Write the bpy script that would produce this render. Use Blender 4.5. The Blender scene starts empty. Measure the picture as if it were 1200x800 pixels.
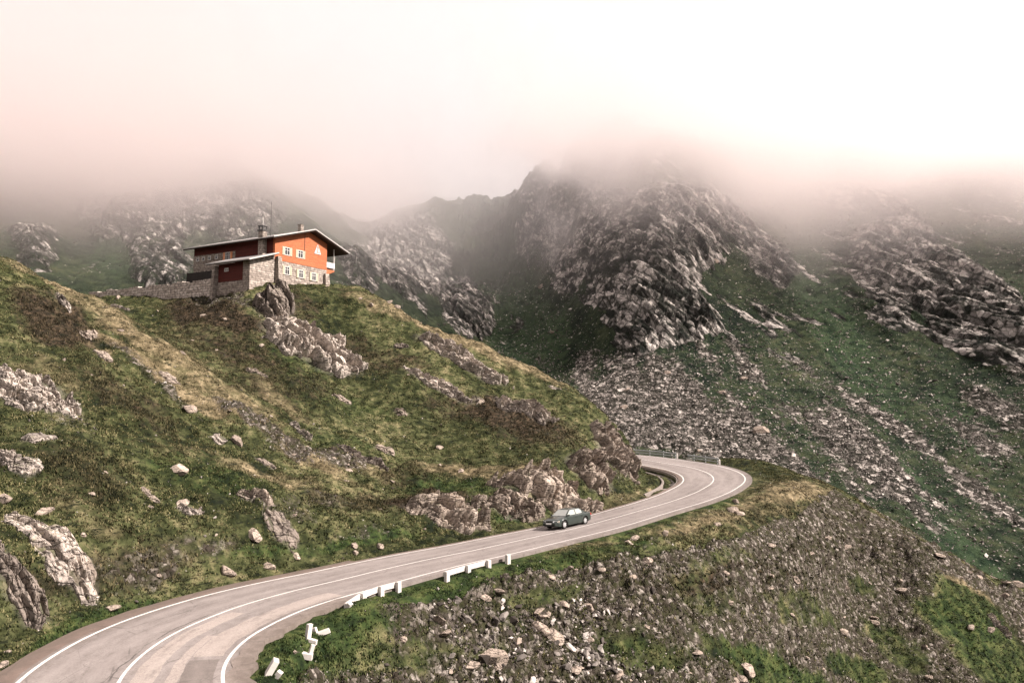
import bpy, bmesh, math, random
import numpy as np
from mathutils import Vector, Matrix

rng = np.random.default_rng(11)
random.seed(5)
scene = bpy.context.scene
COL = scene.collection
R = math.radians

# ------------------------------------------------------------------ camera geometry
F = 870.0                                   # focal length in photo pixels (1200 wide)
HORIZON = 460.0
PITCH = math.atan((HORIZON - 400.0) / F)
CP, SP = math.cos(PITCH), math.sin(PITCH)

def uv_of(px, py):                          # slope of the sight line through a photo pixel
    X = (px - 600.0) / F; Y = (400.0 - py) / F
    den = CP - SP * Y
    return X / den, (SP + CP * Y) / den

def px_of(u, v):
    Y = (v * CP - SP) / (CP + v * SP)
    X = u * (CP - SP * Y)
    return 600 + X * F, 400 - Y * F

def at(px, py, d):
    u, v = uv_of(px, py)
    return Vector((u * d, d, v * d))

# ------------------------------------------------------------------ noise in numpy
def _h(ix, iy, seed):
    h = (ix.astype(np.int64) * 374761393 + iy.astype(np.int64) * 668265263 + seed * 1274126177) & 0xffffffff
    h = ((h ^ (h >> 13)) * 1274126177) & 0xffffffff
    h = ((h ^ (h >> 15)) * 2246822519) & 0xffffffff
    return (h ^ (h >> 16)) & 0xffffffff

def rnd(ix, iy, seed):
    return _h(ix, iy, seed) / 4294967295.0

def noise2(x, y, seed=0):                   # gradient noise, about -1..1
    x0 = np.floor(x); y0 = np.floor(y); fx = x - x0; fy = y - y0
    ux = fx * fx * fx * (fx * (fx * 6 - 15) + 10); uy = fy * fy * fy * (fy * (fy * 6 - 15) + 10)
    def g(i, j):
        a = rnd(x0 + i, y0 + j, seed) * 2 * np.pi
        return np.cos(a) * (fx - i) + np.sin(a) * (fy - j)
    a = g(0, 0); b = g(1, 0); c = g(0, 1); d = g(1, 1)
    return ((a + (b - a) * ux) + ((c + (d - c) * ux) - (a + (b - a) * ux)) * uy) * 1.5

def fbm(x, y, seed=0, octv=4, gain=.5):
    t = 0; a = 1.0; s = 0
    for o in range(octv):
        t = t + a * noise2(x * 2 ** o + 17.3 * o, y * 2 ** o - 9.1 * o, seed + o); s += a; a *= gain
    return t / s

def ridged(x, y, seed=0, octv=4):
    t = 0; a = 1.0; s = 0
    for o in range(octv):
        t = t + a * (1 - np.abs(noise2(x * 2 ** o + 5.7 * o, y * 2 ** o + 3.1 * o, seed + o))) ** 2; s += a; a *= .5
    return t / s

def cells(x, y, seed=0):                    # Worley cells: F1, F2, random id, offset to the cell's point
    x0 = np.floor(x); y0 = np.floor(y)
    f1 = np.full(x.shape, 9.0); f2 = np.full(x.shape, 9.0); idv = np.zeros(x.shape); ox = np.zeros(x.shape); oy = np.zeros(x.shape)
    for i in (-1, 0, 1):
        for j in (-1, 0, 1):
            cx = x0 + i; cy = y0 + j
            dx = cx + rnd(cx, cy, seed) - x; dy = cy + rnd(cx, cy, seed + 91) - y
            d = dx * dx + dy * dy
            m = d < f1
            f2 = np.where(m, f1, np.minimum(f2, d)); f1 = np.where(m, d, f1)
            idv = np.where(m, rnd(cx, cy, seed + 47), idv); ox = np.where(m, dx, ox); oy = np.where(m, dy, oy)
    return np.sqrt(f1), np.sqrt(f2), idv, ox, oy

def sstep(a, b, x):
    t = np.clip((x - a) / (b - a), 0, 1)
    return t * t * (3 - 2 * t)

# ------------------------------------------------------------------ object helpers
def tag(o, label=None, cat=None, group=None, kind=None):
    if label: o['label'] = label
    if cat: o['category'] = cat
    if group: o['group'] = group
    if kind: o['kind'] = kind
    return o

def empty(name, loc=(0, 0, 0), rotz=0.0):
    o = bpy.data.objects.new(name, None); COL.objects.link(o)
    o.location = loc; o.rotation_euler = (0, 0, rotz)
    o.empty_display_size = .3
    return o

def link(name, me, parent=None):
    o = bpy.data.objects.new(name, me); COL.objects.link(o)
    if parent is not None: o.parent = parent
    return o

def mesh_np(name, V, faces, mat=None, smooth=False, attrs=None, parent=None):
    """V (n,3) and faces (m,k) numpy arrays -> one linked mesh object"""
    me = bpy.data.meshes.new(name)
    V = np.ascontiguousarray(V, np.float32); faces = np.ascontiguousarray(faces, np.int32)
    m, k = faces.shape
    me.vertices.add(len(V)); me.vertices.foreach_set('co', V.ravel())
    me.loops.add(m * k); me.loops.foreach_set('vertex_index', faces.ravel())
    me.polygons.add(m); me.polygons.foreach_set('loop_start', np.arange(0, m * k, k, dtype=np.int32))
    me.polygons.foreach_set('use_smooth', np.full(m, smooth, bool))
    if attrs:
        for key, val in attrs.items():
            val = np.asarray(val, np.float32)
            dom = 'POINT' if len(val) == len(V) else 'FACE'
            a = me.attributes.new(key, 'FLOAT', dom); a.data.foreach_set('value', np.ascontiguousarray(val))
    me.update(calc_edges=True)
    if mat: me.materials.append(mat)
    return link(name, me, parent)

def grid_faces(nr, nc):
    i = np.arange(nr - 1)[:, None] * nc + np.arange(nc - 1)[None, :]
    return np.stack([i, i + 1, i + nc + 1, i + nc], -1).reshape(-1, 4)

class MB:
    """collects boxes, prisms and tubes; build() links them as ONE mesh; box-projected uv in metres"""
    def __init__(s): s.bm = bmesh.new()
    def poly(s, pts):
        try: return s.bm.faces.new([s.bm.verts.new(p) for p in pts])
        except ValueError: return None
    def hexa(s, c):                         # 8 corners: bottom ring 0-3, top ring 4-7
        v = [s.bm.verts.new(p) for p in c]
        for f in ((0, 3, 2, 1), (4, 5, 6, 7), (0, 1, 5, 4), (1, 2, 6, 5), (2, 3, 7, 6), (3, 0, 4, 7)):
            s.bm.faces.new([v[i] for i in f])
    def box(s, x0, x1, y0, y1, z0, z1, M=None):
        c = [(x0, y0, z0), (x1, y0, z0), (x1, y1, z0), (x0, y1, z0), (x0, y0, z1), (x1, y0, z1), (x1, y1, z1), (x0, y1, z1)]
        if M: c = [M(*p) for p in c]
        s.hexa(c)
    def prism(s, ring0, ring1):
        a = [s.bm.verts.new(p) for p in ring0]; b = [s.bm.verts.new(p) for p in ring1]
        n = len(a)
        s.bm.faces.new(a[::-1]); s.bm.faces.new(b)
        for i in range(n): s.bm.faces.new([a[i], a[(i + 1) % n], b[(i + 1) % n], b[i]])
    def tube(s, p, q, r, n=8, r2=None):
        p = Vector(p); q = Vector(q); ax = (q - p).normalized(); r2 = r if r2 is None else r2
        t = ax.orthogonal().normalized(); w = ax.cross(t)
        ring = lambda c, rr: [c + (t * math.cos(k * 2 * math.pi / n) + w * math.sin(k * 2 * math.pi / n)) * rr for k in range(n)]
        s.prism(ring(p, r), ring(q, r2))
    def build(s, name, mat, parent=None, smooth=False, bevel=0):
        bmesh.ops.recalc_face_normals(s.bm, faces=s.bm.faces)
        uvl = s.bm.loops.layers.uv.new('UVMap')
        for f in s.bm.faces:
            f.smooth = smooth; n = f.normal
            if abs(n.z) < .6:
                t = Vector((-n.y, n.x, 0)).normalized()
                for l in f.loops: l[uvl].uv = (l.vert.co.dot(t), l.vert.co.z)
            else:
                for l in f.loops: l[uvl].uv = (l.vert.co.x, l.vert.co.y)
        me = bpy.data.meshes.new(name); s.bm.to_mesh(me); s.bm.free()
        me.materials.append(mat)
        o = link(name, me, parent)
        if bevel:
            b = o.modifiers.new('bevel', 'BEVEL'); b.width = bevel; b.segments = 2; b.limit_method = 'ANGLE'
        return o

# ------------------------------------------------------------------ material helper
class NT:
    def __init__(s, name):
        s.m = bpy.data.materials.new(name); s.m.use_nodes = True
        s.t = s.m.node_tree; s.t.nodes.clear()
        s.out = s.t.nodes.new('ShaderNodeOutputMaterial')
        s.pos = None
    def n(s, typ, **kw):
        nd = s.t.nodes.new(typ)
        for k, v in kw.items(): setattr(nd, k, v)
        return nd
    def l(s, a, b): s.t.links.new(a, b)
    def set(s, sock, v):
        if hasattr(v, 'is_output') or isinstance(v, bpy.types.NodeSocket): s.l(v, sock)
        elif isinstance(v, (tuple, list)) and len(v) == 3 and sock.type == 'RGBA': sock.default_value = (*v, 1)
        else: sock.default_value = v
    def P(s):
        if s.pos is None: s.pos = s.n('ShaderNodeNewGeometry').outputs['Position']
        return s.pos
    def obj(s): return s.n('ShaderNodeTexCoord').outputs['Object']
    def uv(s): return s.n('ShaderNodeTexCoord').outputs['UV']
    def map(s, vec, scale=(1, 1, 1), rot=(0, 0, 0), loc=(0, 0, 0)):
        m = s.n('ShaderNodeMapping'); s.l(vec, m.inputs[0])
        m.inputs['Scale'].default_value = scale; m.inputs['Rotation'].default_value = rot; m.inputs['Location'].default_value = loc
        return m.outputs[0]
    def noise(s, scale, detail=4, rough=.55, vec=None, dist=0, col=False):
        t = s.n('ShaderNodeTexNoise'); s.l(vec if vec is not None else s.P(), t.inputs['Vector'])
        t.inputs['Scale'].default_value = scale; t.inputs['Detail'].default_value = detail
        t.inputs['Roughness'].default_value = rough; t.inputs['Distortion'].default_value = dist
        return t.outputs['Color' if col else 'Fac']
    def voro(s, scale, vec=None, feature='F1', out='Distance', rand=1):
        t = s.n('ShaderNodeTexVoronoi', feature=feature); s.l(vec if vec is not None else s.P(), t.inputs['Vector'])
        t.inputs['Scale'].default_value = scale; t.inputs['Randomness'].default_value = rand
        return t.outputs[out]
    def attr(s, name):
        a = s.n('ShaderNodeAttribute'); a.attribute_name = name; return a.outputs['Fac']
    def math(s, op, a, b=0.0, clamp=False):
        m = s.n('ShaderNodeMath', operation=op, use_clamp=clamp)
        s.set(m.inputs[0], a); s.set(m.inputs[1], b); return m.outputs[0]
    def ramp(s, fac, stops, interp='LINEAR'):
        r = s.n('ShaderNodeValToRGB'); s.set(r.inputs[0], fac); cr = r.color_ramp; cr.interpolation = interp
        while len(cr.elements) < len(stops): cr.elements.new(.5)
        for e, (p, c) in zip(cr.elements, stops):
            e.position = p; e.color = (*c, 1) if isinstance(c, (tuple, list)) else (c, c, c, 1)
        return r.outputs[0]
    def mix(s, fac, a, b, mode='MIX'):
        m = s.n('ShaderNodeMix', data_type='RGBA', blend_type=mode)
        s.set(m.inputs[0], fac); s.set(m.inputs[6], a); s.set(m.inputs[7], b); return m.outputs[2]
    def bump(s, h, strength=.5, dist=.1, prev=None):
        b = s.n('ShaderNodeBump'); b.inputs['Strength'].default_value = strength; b.inputs['Distance'].default_value = dist
        s.l(h, b.inputs['Height'])
        if prev is not None: s.l(prev, b.inputs['Normal'])
        return b.outputs[0]
    def bsdf(s, col, rough=.9, spec=.2, bump=None, **kw):
        b = s.n('ShaderNodeBsdfPrincipled'); s.set(b.inputs['Base Color'], col); s.set(b.inputs['Roughness'], rough)
        b.inputs['Specular IOR Level'].default_value = spec
        if bump is not None: s.l(bump, b.inputs['Normal'])
        for k, v in kw.items(): s.set(b.inputs[k], v)
        s.l(b.outputs[0], s.out.inputs['Surface'])
        return s.m

# rock colours shared by cliffs, outcrops and boulders
def rock_colour(t, vec, k=1.0, warm=0.0):
    big = t.noise(.55 * k, 5, .6, vec); fine = t.noise(5.5 * k, 6, .65, vec)
    c = t.ramp(big, [(.28, (.13, .113, .10)), (.42, (.29, .25, .22)), (.56, (.42, .365, .32)), (.8, (.52, .455, .40))])
    c = t.mix(t.ramp(fine, [(.34, .9), (.5, 0)]), c, (.045, .04, .036))
    lich = t.noise(2.3 * k, 3, .6, t.map(vec, loc=(9, 3, 1)))
    c = t.mix(t.ramp(lich, [(.58, 0), (.72, .45)]), c, (.16, .15, .07))
    return c, fine
def rock_material(name, k=1.0, tint=None, moss=True):
    t = NT(name); vec = t.P()
    c, fine = rock_colour(t, vec, k)
    crack = t.voro(1.3 * k, t.map(t.mix(.35, vec, t.noise(1.1 * k, 4, .6, vec, col=True)), (.45, 1, 2.4), (.5, .35, .6)), 'DISTANCE_TO_EDGE')
    c = t.mix(t.ramp(crack, [(.0, .75), (.035, 0)]), c, (.03, .027, .024))
    if tint: c = t.mix(.8, c, tint, 'MULTIPLY')
    if moss:
        nz = t.n('ShaderNodeSeparateXYZ'); t.l(t.n('ShaderNodeNewGeometry').outputs['Normal'], nz.inputs[0])
        mo = t.math('MULTIPLY', t.ramp(nz.outputs[2], [(.72, 0), (.95, .8)]), t.ramp(t.noise(1.2 * k, 4, .6, vec), [(.5, 0), (.6, 1)]))
        c = t.mix(mo, c, (.05, .055, .02))
    tone = t.attr('tone')
    b = t.bump(t.math('ADD', t.math('MULTIPLY', fine, .6), t.ramp(crack, [(0, 0), (.08, .6)])), .8, .12)
    return t.bsdf(c, .92, .15, b)
# ================================================================== ROAD centre line: x, y, z, cross fall
ROAD = np.array([
(-6.5,18.2,-9.95,-.012),(-10.2,20.9,-9.99,-.012),(-12.5,23.9,-10.04,-.012),
(-13.76,26.66,-10.086,-0.012),(-14.25,28.66,-10.132,-0.009),(-14.46,30.55,-10.179,-0.005),
(-14.44,32.32,-10.225,-0.002),(-14.19,33.94,-10.275,0.004),(-13.79,35.50,-10.333,0.012),(-13.30,37.10,-10.390,0.021),(-12.63,38.56,-10.447,0.029),
(-11.84,39.92,-10.486,0.036),(-10.93,41.21,-10.512,0.042),(-9.92,42.48,-10.539,0.048),(-8.88,43.92,-10.566,0.054),(-7.75,45.38,-10.576,0.058),
(-6.51,46.83,-10.586,0.061),(-5.19,48.34,-10.595,0.065),(-3.76,49.74,-10.596,0.069),(-2.23,51.13,-10.574,0.073),(-0.63,52.79,-10.551,0.077),
(1.09,54.55,-10.528,0.081),(2.92,56.30,-10.484,0.087),(4.86,58.09,-10.424,0.093),(6.97,60.46,-10.363,0.099),(9.29,63.28,-10.303,0.105),
(11.79,66.13,-10.177,0.100),(14.54,69.28,-10.041,0.093),(17.78,73.85,-9.906,0.087),(19.81,77.52,-9.838,0.083),(21.55,81.2,-9.81,.081),(22.85,85.0,-9.805,0.080),
(23.7,89.0,-9.81,.078),(24.05,93.13,-9.828,0.076),(23.79,98.09,-9.852,0.071),(22.99,101.49,-9.875,0.067),(22.01,104.60,-9.898,0.063),
(20.92,107.71,-9.922,0.059),(19.76,110.95,-9.945,0.055),(18.43,113.85,-9.968,0.051),(16.3,117.2,-10,.04),(13.2,120.5,-10,.03),(9,123.5,-10,.02),(3,126.5,-10,.01),(-5,129,-10,0)])
def catmull(P, step):
    out = []
    for i in range(len(P) - 1):
        p0 = P[max(i - 1, 0)]; p1 = P[i]; p2 = P[i + 1]; p3 = P[min(i + 2, len(P) - 1)]
        n = max(2, int(np.hypot(*(p2 - p1)[:2]) / step))
        for t in np.arange(n) / n:
            out.append(.5 * ((2 * p1) + (-p0 + p2) * t + (2 * p0 - 5 * p1 + 4 * p2 - p3) * t * t + (-p0 + 3 * p1 - 3 * p2 + p3) * t ** 3))
    out.append(P[-1]); return np.array(out)
RC = catmull(ROAD, .45)
for _ in range(6): RC[1:-1] = RC[1:-1] * .5 + (RC[:-2] + RC[2:]) * .25
RT = np.gradient(RC[:, :2], axis=0); RT /= np.linalg.norm(RT, axis=1)[:, None]
RN = np.c_[RT[:, 1], -RT[:, 0]]                             # to the right
RS = np.r_[0, np.cumsum(np.linalg.norm(np.diff(RC[:, :2], axis=0), axis=1))]
def road_pt(i, s, dz=0.0):
    c = RC[i]; n = RN[i]
    return (c[0] + n[0] * s, c[1] + n[1] * s, c[2] + c[3] * s + dz)
def road_station(px, py):                                    # (station index, lateral offset) of a photo pixel on the road
    u, v = uv_of(px, py); d = RC[:, 2] / v
    for _ in range(4):
        s = (u * d - RC[:, 0]) * RN[:, 0] + (d - RC[:, 1]) * RN[:, 1]
        d = (RC[:, 2] + RC[:, 3] * s) / v
    al = (u * d - RC[:, 0]) * RT[:, 0] + (d - RC[:, 1]) * RT[:, 1]
    s = (u * d - RC[:, 0]) * RN[:, 0] + (d - RC[:, 1]) * RN[:, 1]
    i = int(np.argmin(np.abs(al) + 50 * (np.abs(s) > 12))); return i, float(s[i])
def road_lateral(x, y):
    """signed distance to the centre line and the road's height there, for arrays"""
    s = np.empty(len(x)); zz = np.empty(len(x)); ii = np.empty(len(x), int)
    for a in range(0, len(x), 20000):
        X = x[a:a + 20000, None] - RC[None, :, 0]; Y = y[a:a + 20000, None] - RC[None, :, 1]
        i = np.argmin(X * X + Y * Y, 1); k = np.arange(len(i))
        s[a:a + 20000] = X[k, i] * RN[i, 0] + Y[k, i] * RN[i, 1]; ii[a:a + 20000] = i
        al = X[k, i] * RT[i, 0] + Y[k, i] * RT[i, 1]
        dm = np.sqrt(X[k, i] ** 2 + Y[k, i] ** 2); far = np.abs(al) > 1.5
        s[a:a + 20000] = np.where(far, np.sign(s[a:a + 20000]) * dm, s[a:a + 20000])
        zz[a:a + 20000] = RC[i, 2] + RC[i, 3] * np.clip(s[a:a + 20000], -6, 6)
    return s, zz, ii

# ================================================================== TERRAIN surfaces through surveyed points
def tps(cp, smooth=1e-4):
    P = []; W = []
    for (px, py, d, z) in cp:
        if py is not None: u, v = uv_of(px, py)
        else:
            v = z / d; u = (px - 600) / F * (1.0)
        P.append((u, math.log(d))); W.append(v)
    P = np.array(P); W = np.array(W)
    k = lambda r2: .5 * r2 * np.log(r2 + 1e-12)
    n = len(P); r2 = ((P[:, None] - P[None]) ** 2).sum(-1)
    A = np.zeros((n + 3, n + 3)); A[:n, :n] = k(r2) + smooth * np.eye(n)
    A[:n, n] = 1; A[:n, n + 1:] = P; A[n, :n] = 1; A[n + 1:, :n] = P.T
    c = np.linalg.solve(A, np.r_[W, 0, 0, 0])
    def ev(u, l):
        sh = u.shape; q = np.c_[u.ravel(), l.ravel()]; out = np.empty(len(q))
        for a in range(0, len(q), 20000):
            b = q[a:a + 20000]; r = ((b[:, None] - P[None]) ** 2).sum(-1)
            out[a:a + 20000] = k(r) @ c[:n] + c[n] + b @ c[n + 1:]
        return out.reshape(sh)
    return ev

class Coarse:                                # bilinear table of a surface v(u, ln d)
    def __init__(s, ev, u0, u1, nu, d0, d1, nd):
        s.u0, s.u1, s.nu, s.l0, s.l1, s.nd = u0, u1, nu, math.log(d0), math.log(d1), nd
        U, L = np.meshgrid(np.linspace(u0, u1, nu), np.linspace(s.l0, s.l1, nd))
        s.T = ev(U, L)
    def v(s, u, d):
        a = np.clip((u - s.u0) / (s.u1 - s.u0) * (s.nu - 1), 0, s.nu - 1.001); b = np.clip((np.log(d) - s.l0) / (s.l1 - s.l0) * (s.nd - 1), 0, s.nd - 1.001)
        i = a.astype(int); j = b.astype(int); a = a - i; b = b - j
        T = s.T
        return (T[j, i] * (1 - a) + T[j, i + 1] * a) * (1 - b) + (T[j + 1, i] * (1 - a) + T[j + 1, i + 1] * a) * b

N_ = None
NEAR = [
 # left hillside, bottom to crest
 (-300,720,24,N_),(-300,500,38,N_),(-300,330,58,N_),(-300,230,72,N_),(-300,N_,100,20),(-300,N_,150,8),
 (-120,770,24.5,N_),(-120,600,34,N_),(-120,450,46,N_),(-120,340,60,N_),(-120,262,71,N_),(-120,N_,100,15),
 (0,700,30.5,N_),(0,600,37,N_),(0,500,45,N_),(0,420,53,N_),(0,350,62,N_),(0,301,70,N_),(0,N_,78,13.4),(0,N_,90,11.5),(0,N_,150,-5),
 (60,700,32,N_),(60,600,39,N_),(60,480,50,N_),(60,400,60,N_),(60,330,72,N_),(60,N_,82,10.6),(60,N_,106,13.0),
 (100,650,36,N_),(100,550,43,N_),(100,450,54,N_),(100,385,64,N_),(105,351,74,N_),(105,N_,85,9.6),(105,N_,104,13.3),(105,N_,112,14.2),(105,N_,128,10),(105,N_,155,-12),
 (150,378,69,N_),(150,N_,78,6.6),(150,362,92,N_),(160,350,101,N_),(160,N_,108,14.2),
 (200,640,40.5,N_),(200,600,45,N_),(200,500,55,N_),(200,450,61,N_),(200,412,66.5,N_),(200,395,77,N_),(200,356,95.5,N_),(200,N_,103,14.2),(200,N_,130,8),(200,N_,155,-15),
 (250,460,64,N_),(250,430,72,N_),(250,390,82,N_),(250,353,92.5,N_),(250,N_,99,14.0),
 (300,620,46.5,N_),(300,560,54,N_),(300,510,61,N_),(300,470,68.5,N_),(300,420,78,N_),(300,380,84,N_),(296,346,90,N_),
 (318,333,92.5,N_),(340,331,95,N_),(390,333,99,N_),(350,350,91.5,N_),(350,400,84.5,N_),(350,450,75,N_),(350,N_,108,14.2),(300,N_,112,14.2),(330,N_,130,4),(330,N_,155,-20),
 (400,620,50.5,N_),(400,575,58,N_),(400,530,67,N_),(400,480,76,N_),(400,420,85,N_),(400,370,93,N_),(420,341,98.5,N_),(420,N_,108,11.5),
 (470,572,63.5,N_),(480,555,68,N_),(450,510,73,N_),(450,440,83,N_),(450,400,90,N_),(460,359,97.5,N_),(460,N_,106,8.5),(450,N_,130,-12),
 (560,555,68.5,N_),(560,540,72,N_),(560,500,79,N_),(560,450,88,N_),(560,403,97,N_),(560,N_,105,3.0),(560,N_,116,-7),
 (620,540,71,N_),(640,500,82,N_),(640,450,92,N_),(630,434,95.5,N_),(640,N_,104,-1.5),
 (690,530,76,N_),(690,490,87,N_),(685,467,93.5,N_),(690,N_,101,-4.5),(715,488,92,N_),(735,515,92,N_),(738,545,89,N_),(715,545,82,N_),(748,N_,99,-9.6),(730,N_,104,-8.2),
 (600,605,60.5,N_),(660,592,61.5,N_),(700,585,66,N_),(720,572,73,N_),(755,566,79,N_),(765,558,86,N_),(755,550,92,N_),(775,572,79.5,N_),
 # outside of the bend: the grass bench
 (720,640,52,N_),(780,622,57.5,N_),(850,597,66,N_),(850,612,61,N_),(900,590,69,N_),(950,590,72,N_),(930,562,84,N_),(905,553,91,N_),(940,556,91,N_),(968,566,87,N_),
 (720,658,49.5,N_),(640,662,47.6,N_),(800,641,54.5,N_),(870,620,61,N_),(940,596,71,N_),
 (860,N_,112,-10.6),(860,N_,122,-15),(940,N_,100,-11.6),(940,N_,112,-18),(800,N_,125,-15),(800,N_,150,-45),(700,N_,140,-14),(700,N_,155,-35),(900,N_,150,-52),
 # spur running down to the right
 (1000,582,85,N_),(1050,613,82,N_),(1090,640,79.5,N_),(1150,671,80.5,N_),(1200,696,81,N_),(1320,745,82,N_),(1500,830,80,N_),
 (1000,N_,93,-16.5),(1090,N_,89,-22),(1200,N_,91,-29),(1100,N_,120,-52),(1300,N_,120,-58),(1000,N_,120,-38),(1200,N_,155,-70),
 # scree face below the road
 (600,668,45.3,N_),(600,730,42.4,N_),(600,800,39.4,N_),(500,692,41.3,N_),(500,740,39.2,N_),(500,800,36.9,N_),(410,722,36.6,N_),(400,800,33.6,N_),(320,765,31.2,N_),(330,810,29.8,N_),
 (700,700,47,N_),(700,750,44.4,N_),(700,800,42.2,N_),(800,700,50.7,N_),(800,800,45.5,N_),(870,700,55.2,N_),(870,800,49.5,N_),
 (940,650,66,N_),(940,700,62,N_),(940,800,55.8,N_),(1000,650,76,N_),(1000,720,69,N_),(1000,800,63,N_),(1050,660,76,N_),(1100,690,74,N_),(1100,740,71,N_),(1100,800,66,N_),(1200,760,74.5,N_),(1200,800,71,N_),(1350,850,71,N_),
 (1000,950,52,N_),(700,950,36,N_),(450,950,29,N_),
 # below the frame
 (-200,N_,17,-10.4),(150,N_,17,-10.4),(350,N_,20,-11),(500,N_,22,-16),(700,N_,24,-20),(1000,N_,30,-26),(1400,N_,35,-32),
 (0,N_,12,-10.5),(500,N_,12,-15),(1000,N_,14,-22),(1500,N_,20,-30),
]
for i in range(4, len(RC) - 4, 7):
    c = RC[i]; NEAR.append((600 + F * c[0] / c[1], N_, c[1], c[2]))
# duplicate-safe
NEAR = [p for k, p in enumerate(NEAR) if all(abs(p[0] - q[0]) + abs(p[2] - q[2]) > .5 for q in NEAR[:k])]
NEARC = Coarse(tps(NEAR), -1.12, 1.12, 280, 9, 180, 330)

FAR = [
 # right massif
 (640,N_,150,-46),(760,N_,150,-30),(760,540,185,N_),(760,480,222,N_),(760,420,258,N_),(745,400,272,N_),(790,395,268,N_),(840,395,268,N_),(760,330,292,N_),(760,240,335,N_),(770,165,385,N_),(760,N_,420,148),(760,N_,520,110),
 (700,520,200,N_),(690,455,252,N_),(690,410,290,N_),(690,340,330,N_),(690,270,375,N_),(700,205,420,N_),(700,160,452,N_),(700,N_,520,100),
 (645,330,420,N_),(640,270,455,N_),(640,192,520,N_),(670,172,480,N_),(615,213,570,N_),(604,233,600,N_),(612,300,500,N_),(622,340,430,N_),(640,N_,640,110),
 (570,400,345,N_),(570,345,430,N_),(565,310,500,N_),(590,352,430,N_),(590,318,500,N_),(592,285,570,N_),
 (850,545,180,N_),(850,470,222,N_),(850,330,305,N_),(850,240,365,N_),(850,N_,450,152),
 (900,N_,140,-36),(905,550,172,N_),(900,480,214,N_),(900,400,264,N_),(900,320,318,N_),(900,230,390,N_),(900,N_,470,155),(900,N_,600,130),
 (1000,N_,125,-38),(1000,585,160,N_),(1000,500,202,N_),(1000,420,248,N_),(1000,340,292,N_),(1000,260,345,N_),(1000,N_,430,142),(1000,N_,600,130),
 (1100,N_,115,-47),(1100,645,142,N_),(1100,560,172,N_),(1100,460,218,N_),(1100,380,258,N_),(1100,300,305,N_),(1100,200,390,N_),(1100,N_,470,148),
 (1200,N_,110,-50),(1200,700,130,N_),(1200,600,157,N_),(1200,500,190,N_),(1200,420,224,N_),(1200,340,262,N_),(1200,260,320,N_),(1200,N_,420,140),(1200,N_,600,130),
 (1400,N_,100,-50),(1400,700,122,N_),(1400,500,172,N_),(1400,350,230,N_),(1400,200,330,N_),(1400,N_,600,130),
 # green bowl and the saddle
 (660,440,285,N_),(620,440,300,N_),(600,390,362,N_),(600,330,460,N_),(570,280,570,N_),(595,251,640,N_),(545,248,650,N_),(490,243,640,N_),(460,254,620,N_),(430,272,590,N_),(430,305,450,N_),(450,312,440,N_),(520,N_,760,80),(600,N_,760,80),(430,N_,760,60),
 (540,420,300,N_),(520,375,340,N_),(545,340,395,N_),(490,340,410,N_),(500,290,530,N_),(450,370,300,N_),(440,320,400,N_),(430,290,500,N_),
 (500,N_,180,-30),(400,N_,180,-15),(300,N_,180,-10),(100,N_,180,-5),(-200,N_,180,5),
 # left massif behind the lodge
 (400,340,270,N_),(400,300,335,N_),(390,252,480,N_),(340,233,440,N_),(412,262,520,N_),(424,267,555,N_),(340,300,310,N_),(300,320,270,N_),(300,260,345,N_),(300,200,420,N_),(330,N_,600,90),
 (200,345,235,N_),(200,290,300,N_),(200,230,370,N_),(200,N_,440,140),(100,345,230,N_),(100,280,300,N_),(100,210,370,N_),(100,N_,440,140),(100,N_,600,130),
 (0,320,225,N_),(0,260,290,N_),(0,190,360,N_),(0,N_,430,140),(-200,320,210,N_),(-200,200,320,N_),(-200,N_,600,130),
]
FARC = Coarse(tps(FAR), -1.12, 1.12, 240, 100, 800, 260)

def near_z(x, y):                            # smooth near surface
    return NEARC.v(x / y, y) * y
def shaped(x, y):
    """near surface with the road bed, verges and ditch cut in; returns z, lateral, station"""
    z = near_z(x, y)
    lat = np.full(x.shape, 99.0); st = np.zeros(x.shape, int)
    bx = (np.abs(z + 10.5) < 9) & (y < 135) & (x > -30) & (x < 42)
    s, zr, ii = road_lateral(x[bx], y[bx])
    lat[bx] = s; st[bx] = ii
    zb = z[bx]
    right = s > 0; a = np.abs(s)
    tgt = np.where(right, zr - .17 - .10 * np.clip(a - 4.2, 0, 3), zr - .16 + .05 * np.clip(a - 4.4, 0, 3))
    # ditch on the inside of the bend
    dt = (ii > DITCH[0] - 8) & (ii < DITCH[1] + 8)
    tgt = np.where(dt & ~right, zr - .2 - .55 * sstep(4.1, 4.4, a) * (1 - sstep(6.0, 6.4, a)) , tgt)
    w = np.where(right, 1 - sstep(4.6, 8.0, a), 1 - sstep(np.where(dt, 6.4, 5.0), np.where(dt, 9.0, 8.5), a))
    z = z.copy(); z[bx] = zb + (tgt - zb) * w
    return z, lat, st
DITCH = (road_station(785, 575)[0], road_station(757, 544)[0])
DITCH = (min(DITCH), max(DITCH))

def hit(px, py, d0=14., d1=170., zf=None):
    """point where the sight line through a photo pixel meets the near ground"""
    u, v = uv_of(px, py); d = np.exp(np.linspace(math.log(d0), math.log(d1), 3000))
    x = u * d
    z = shaped(x, d)[0] if zf is None else zf(x, d)
    k = np.argmax(z >= v * d)
    return Vector((x[k], d[k], z[k]))
def far_z(x, y): return FARC.v(x / y, y) * y

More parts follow.
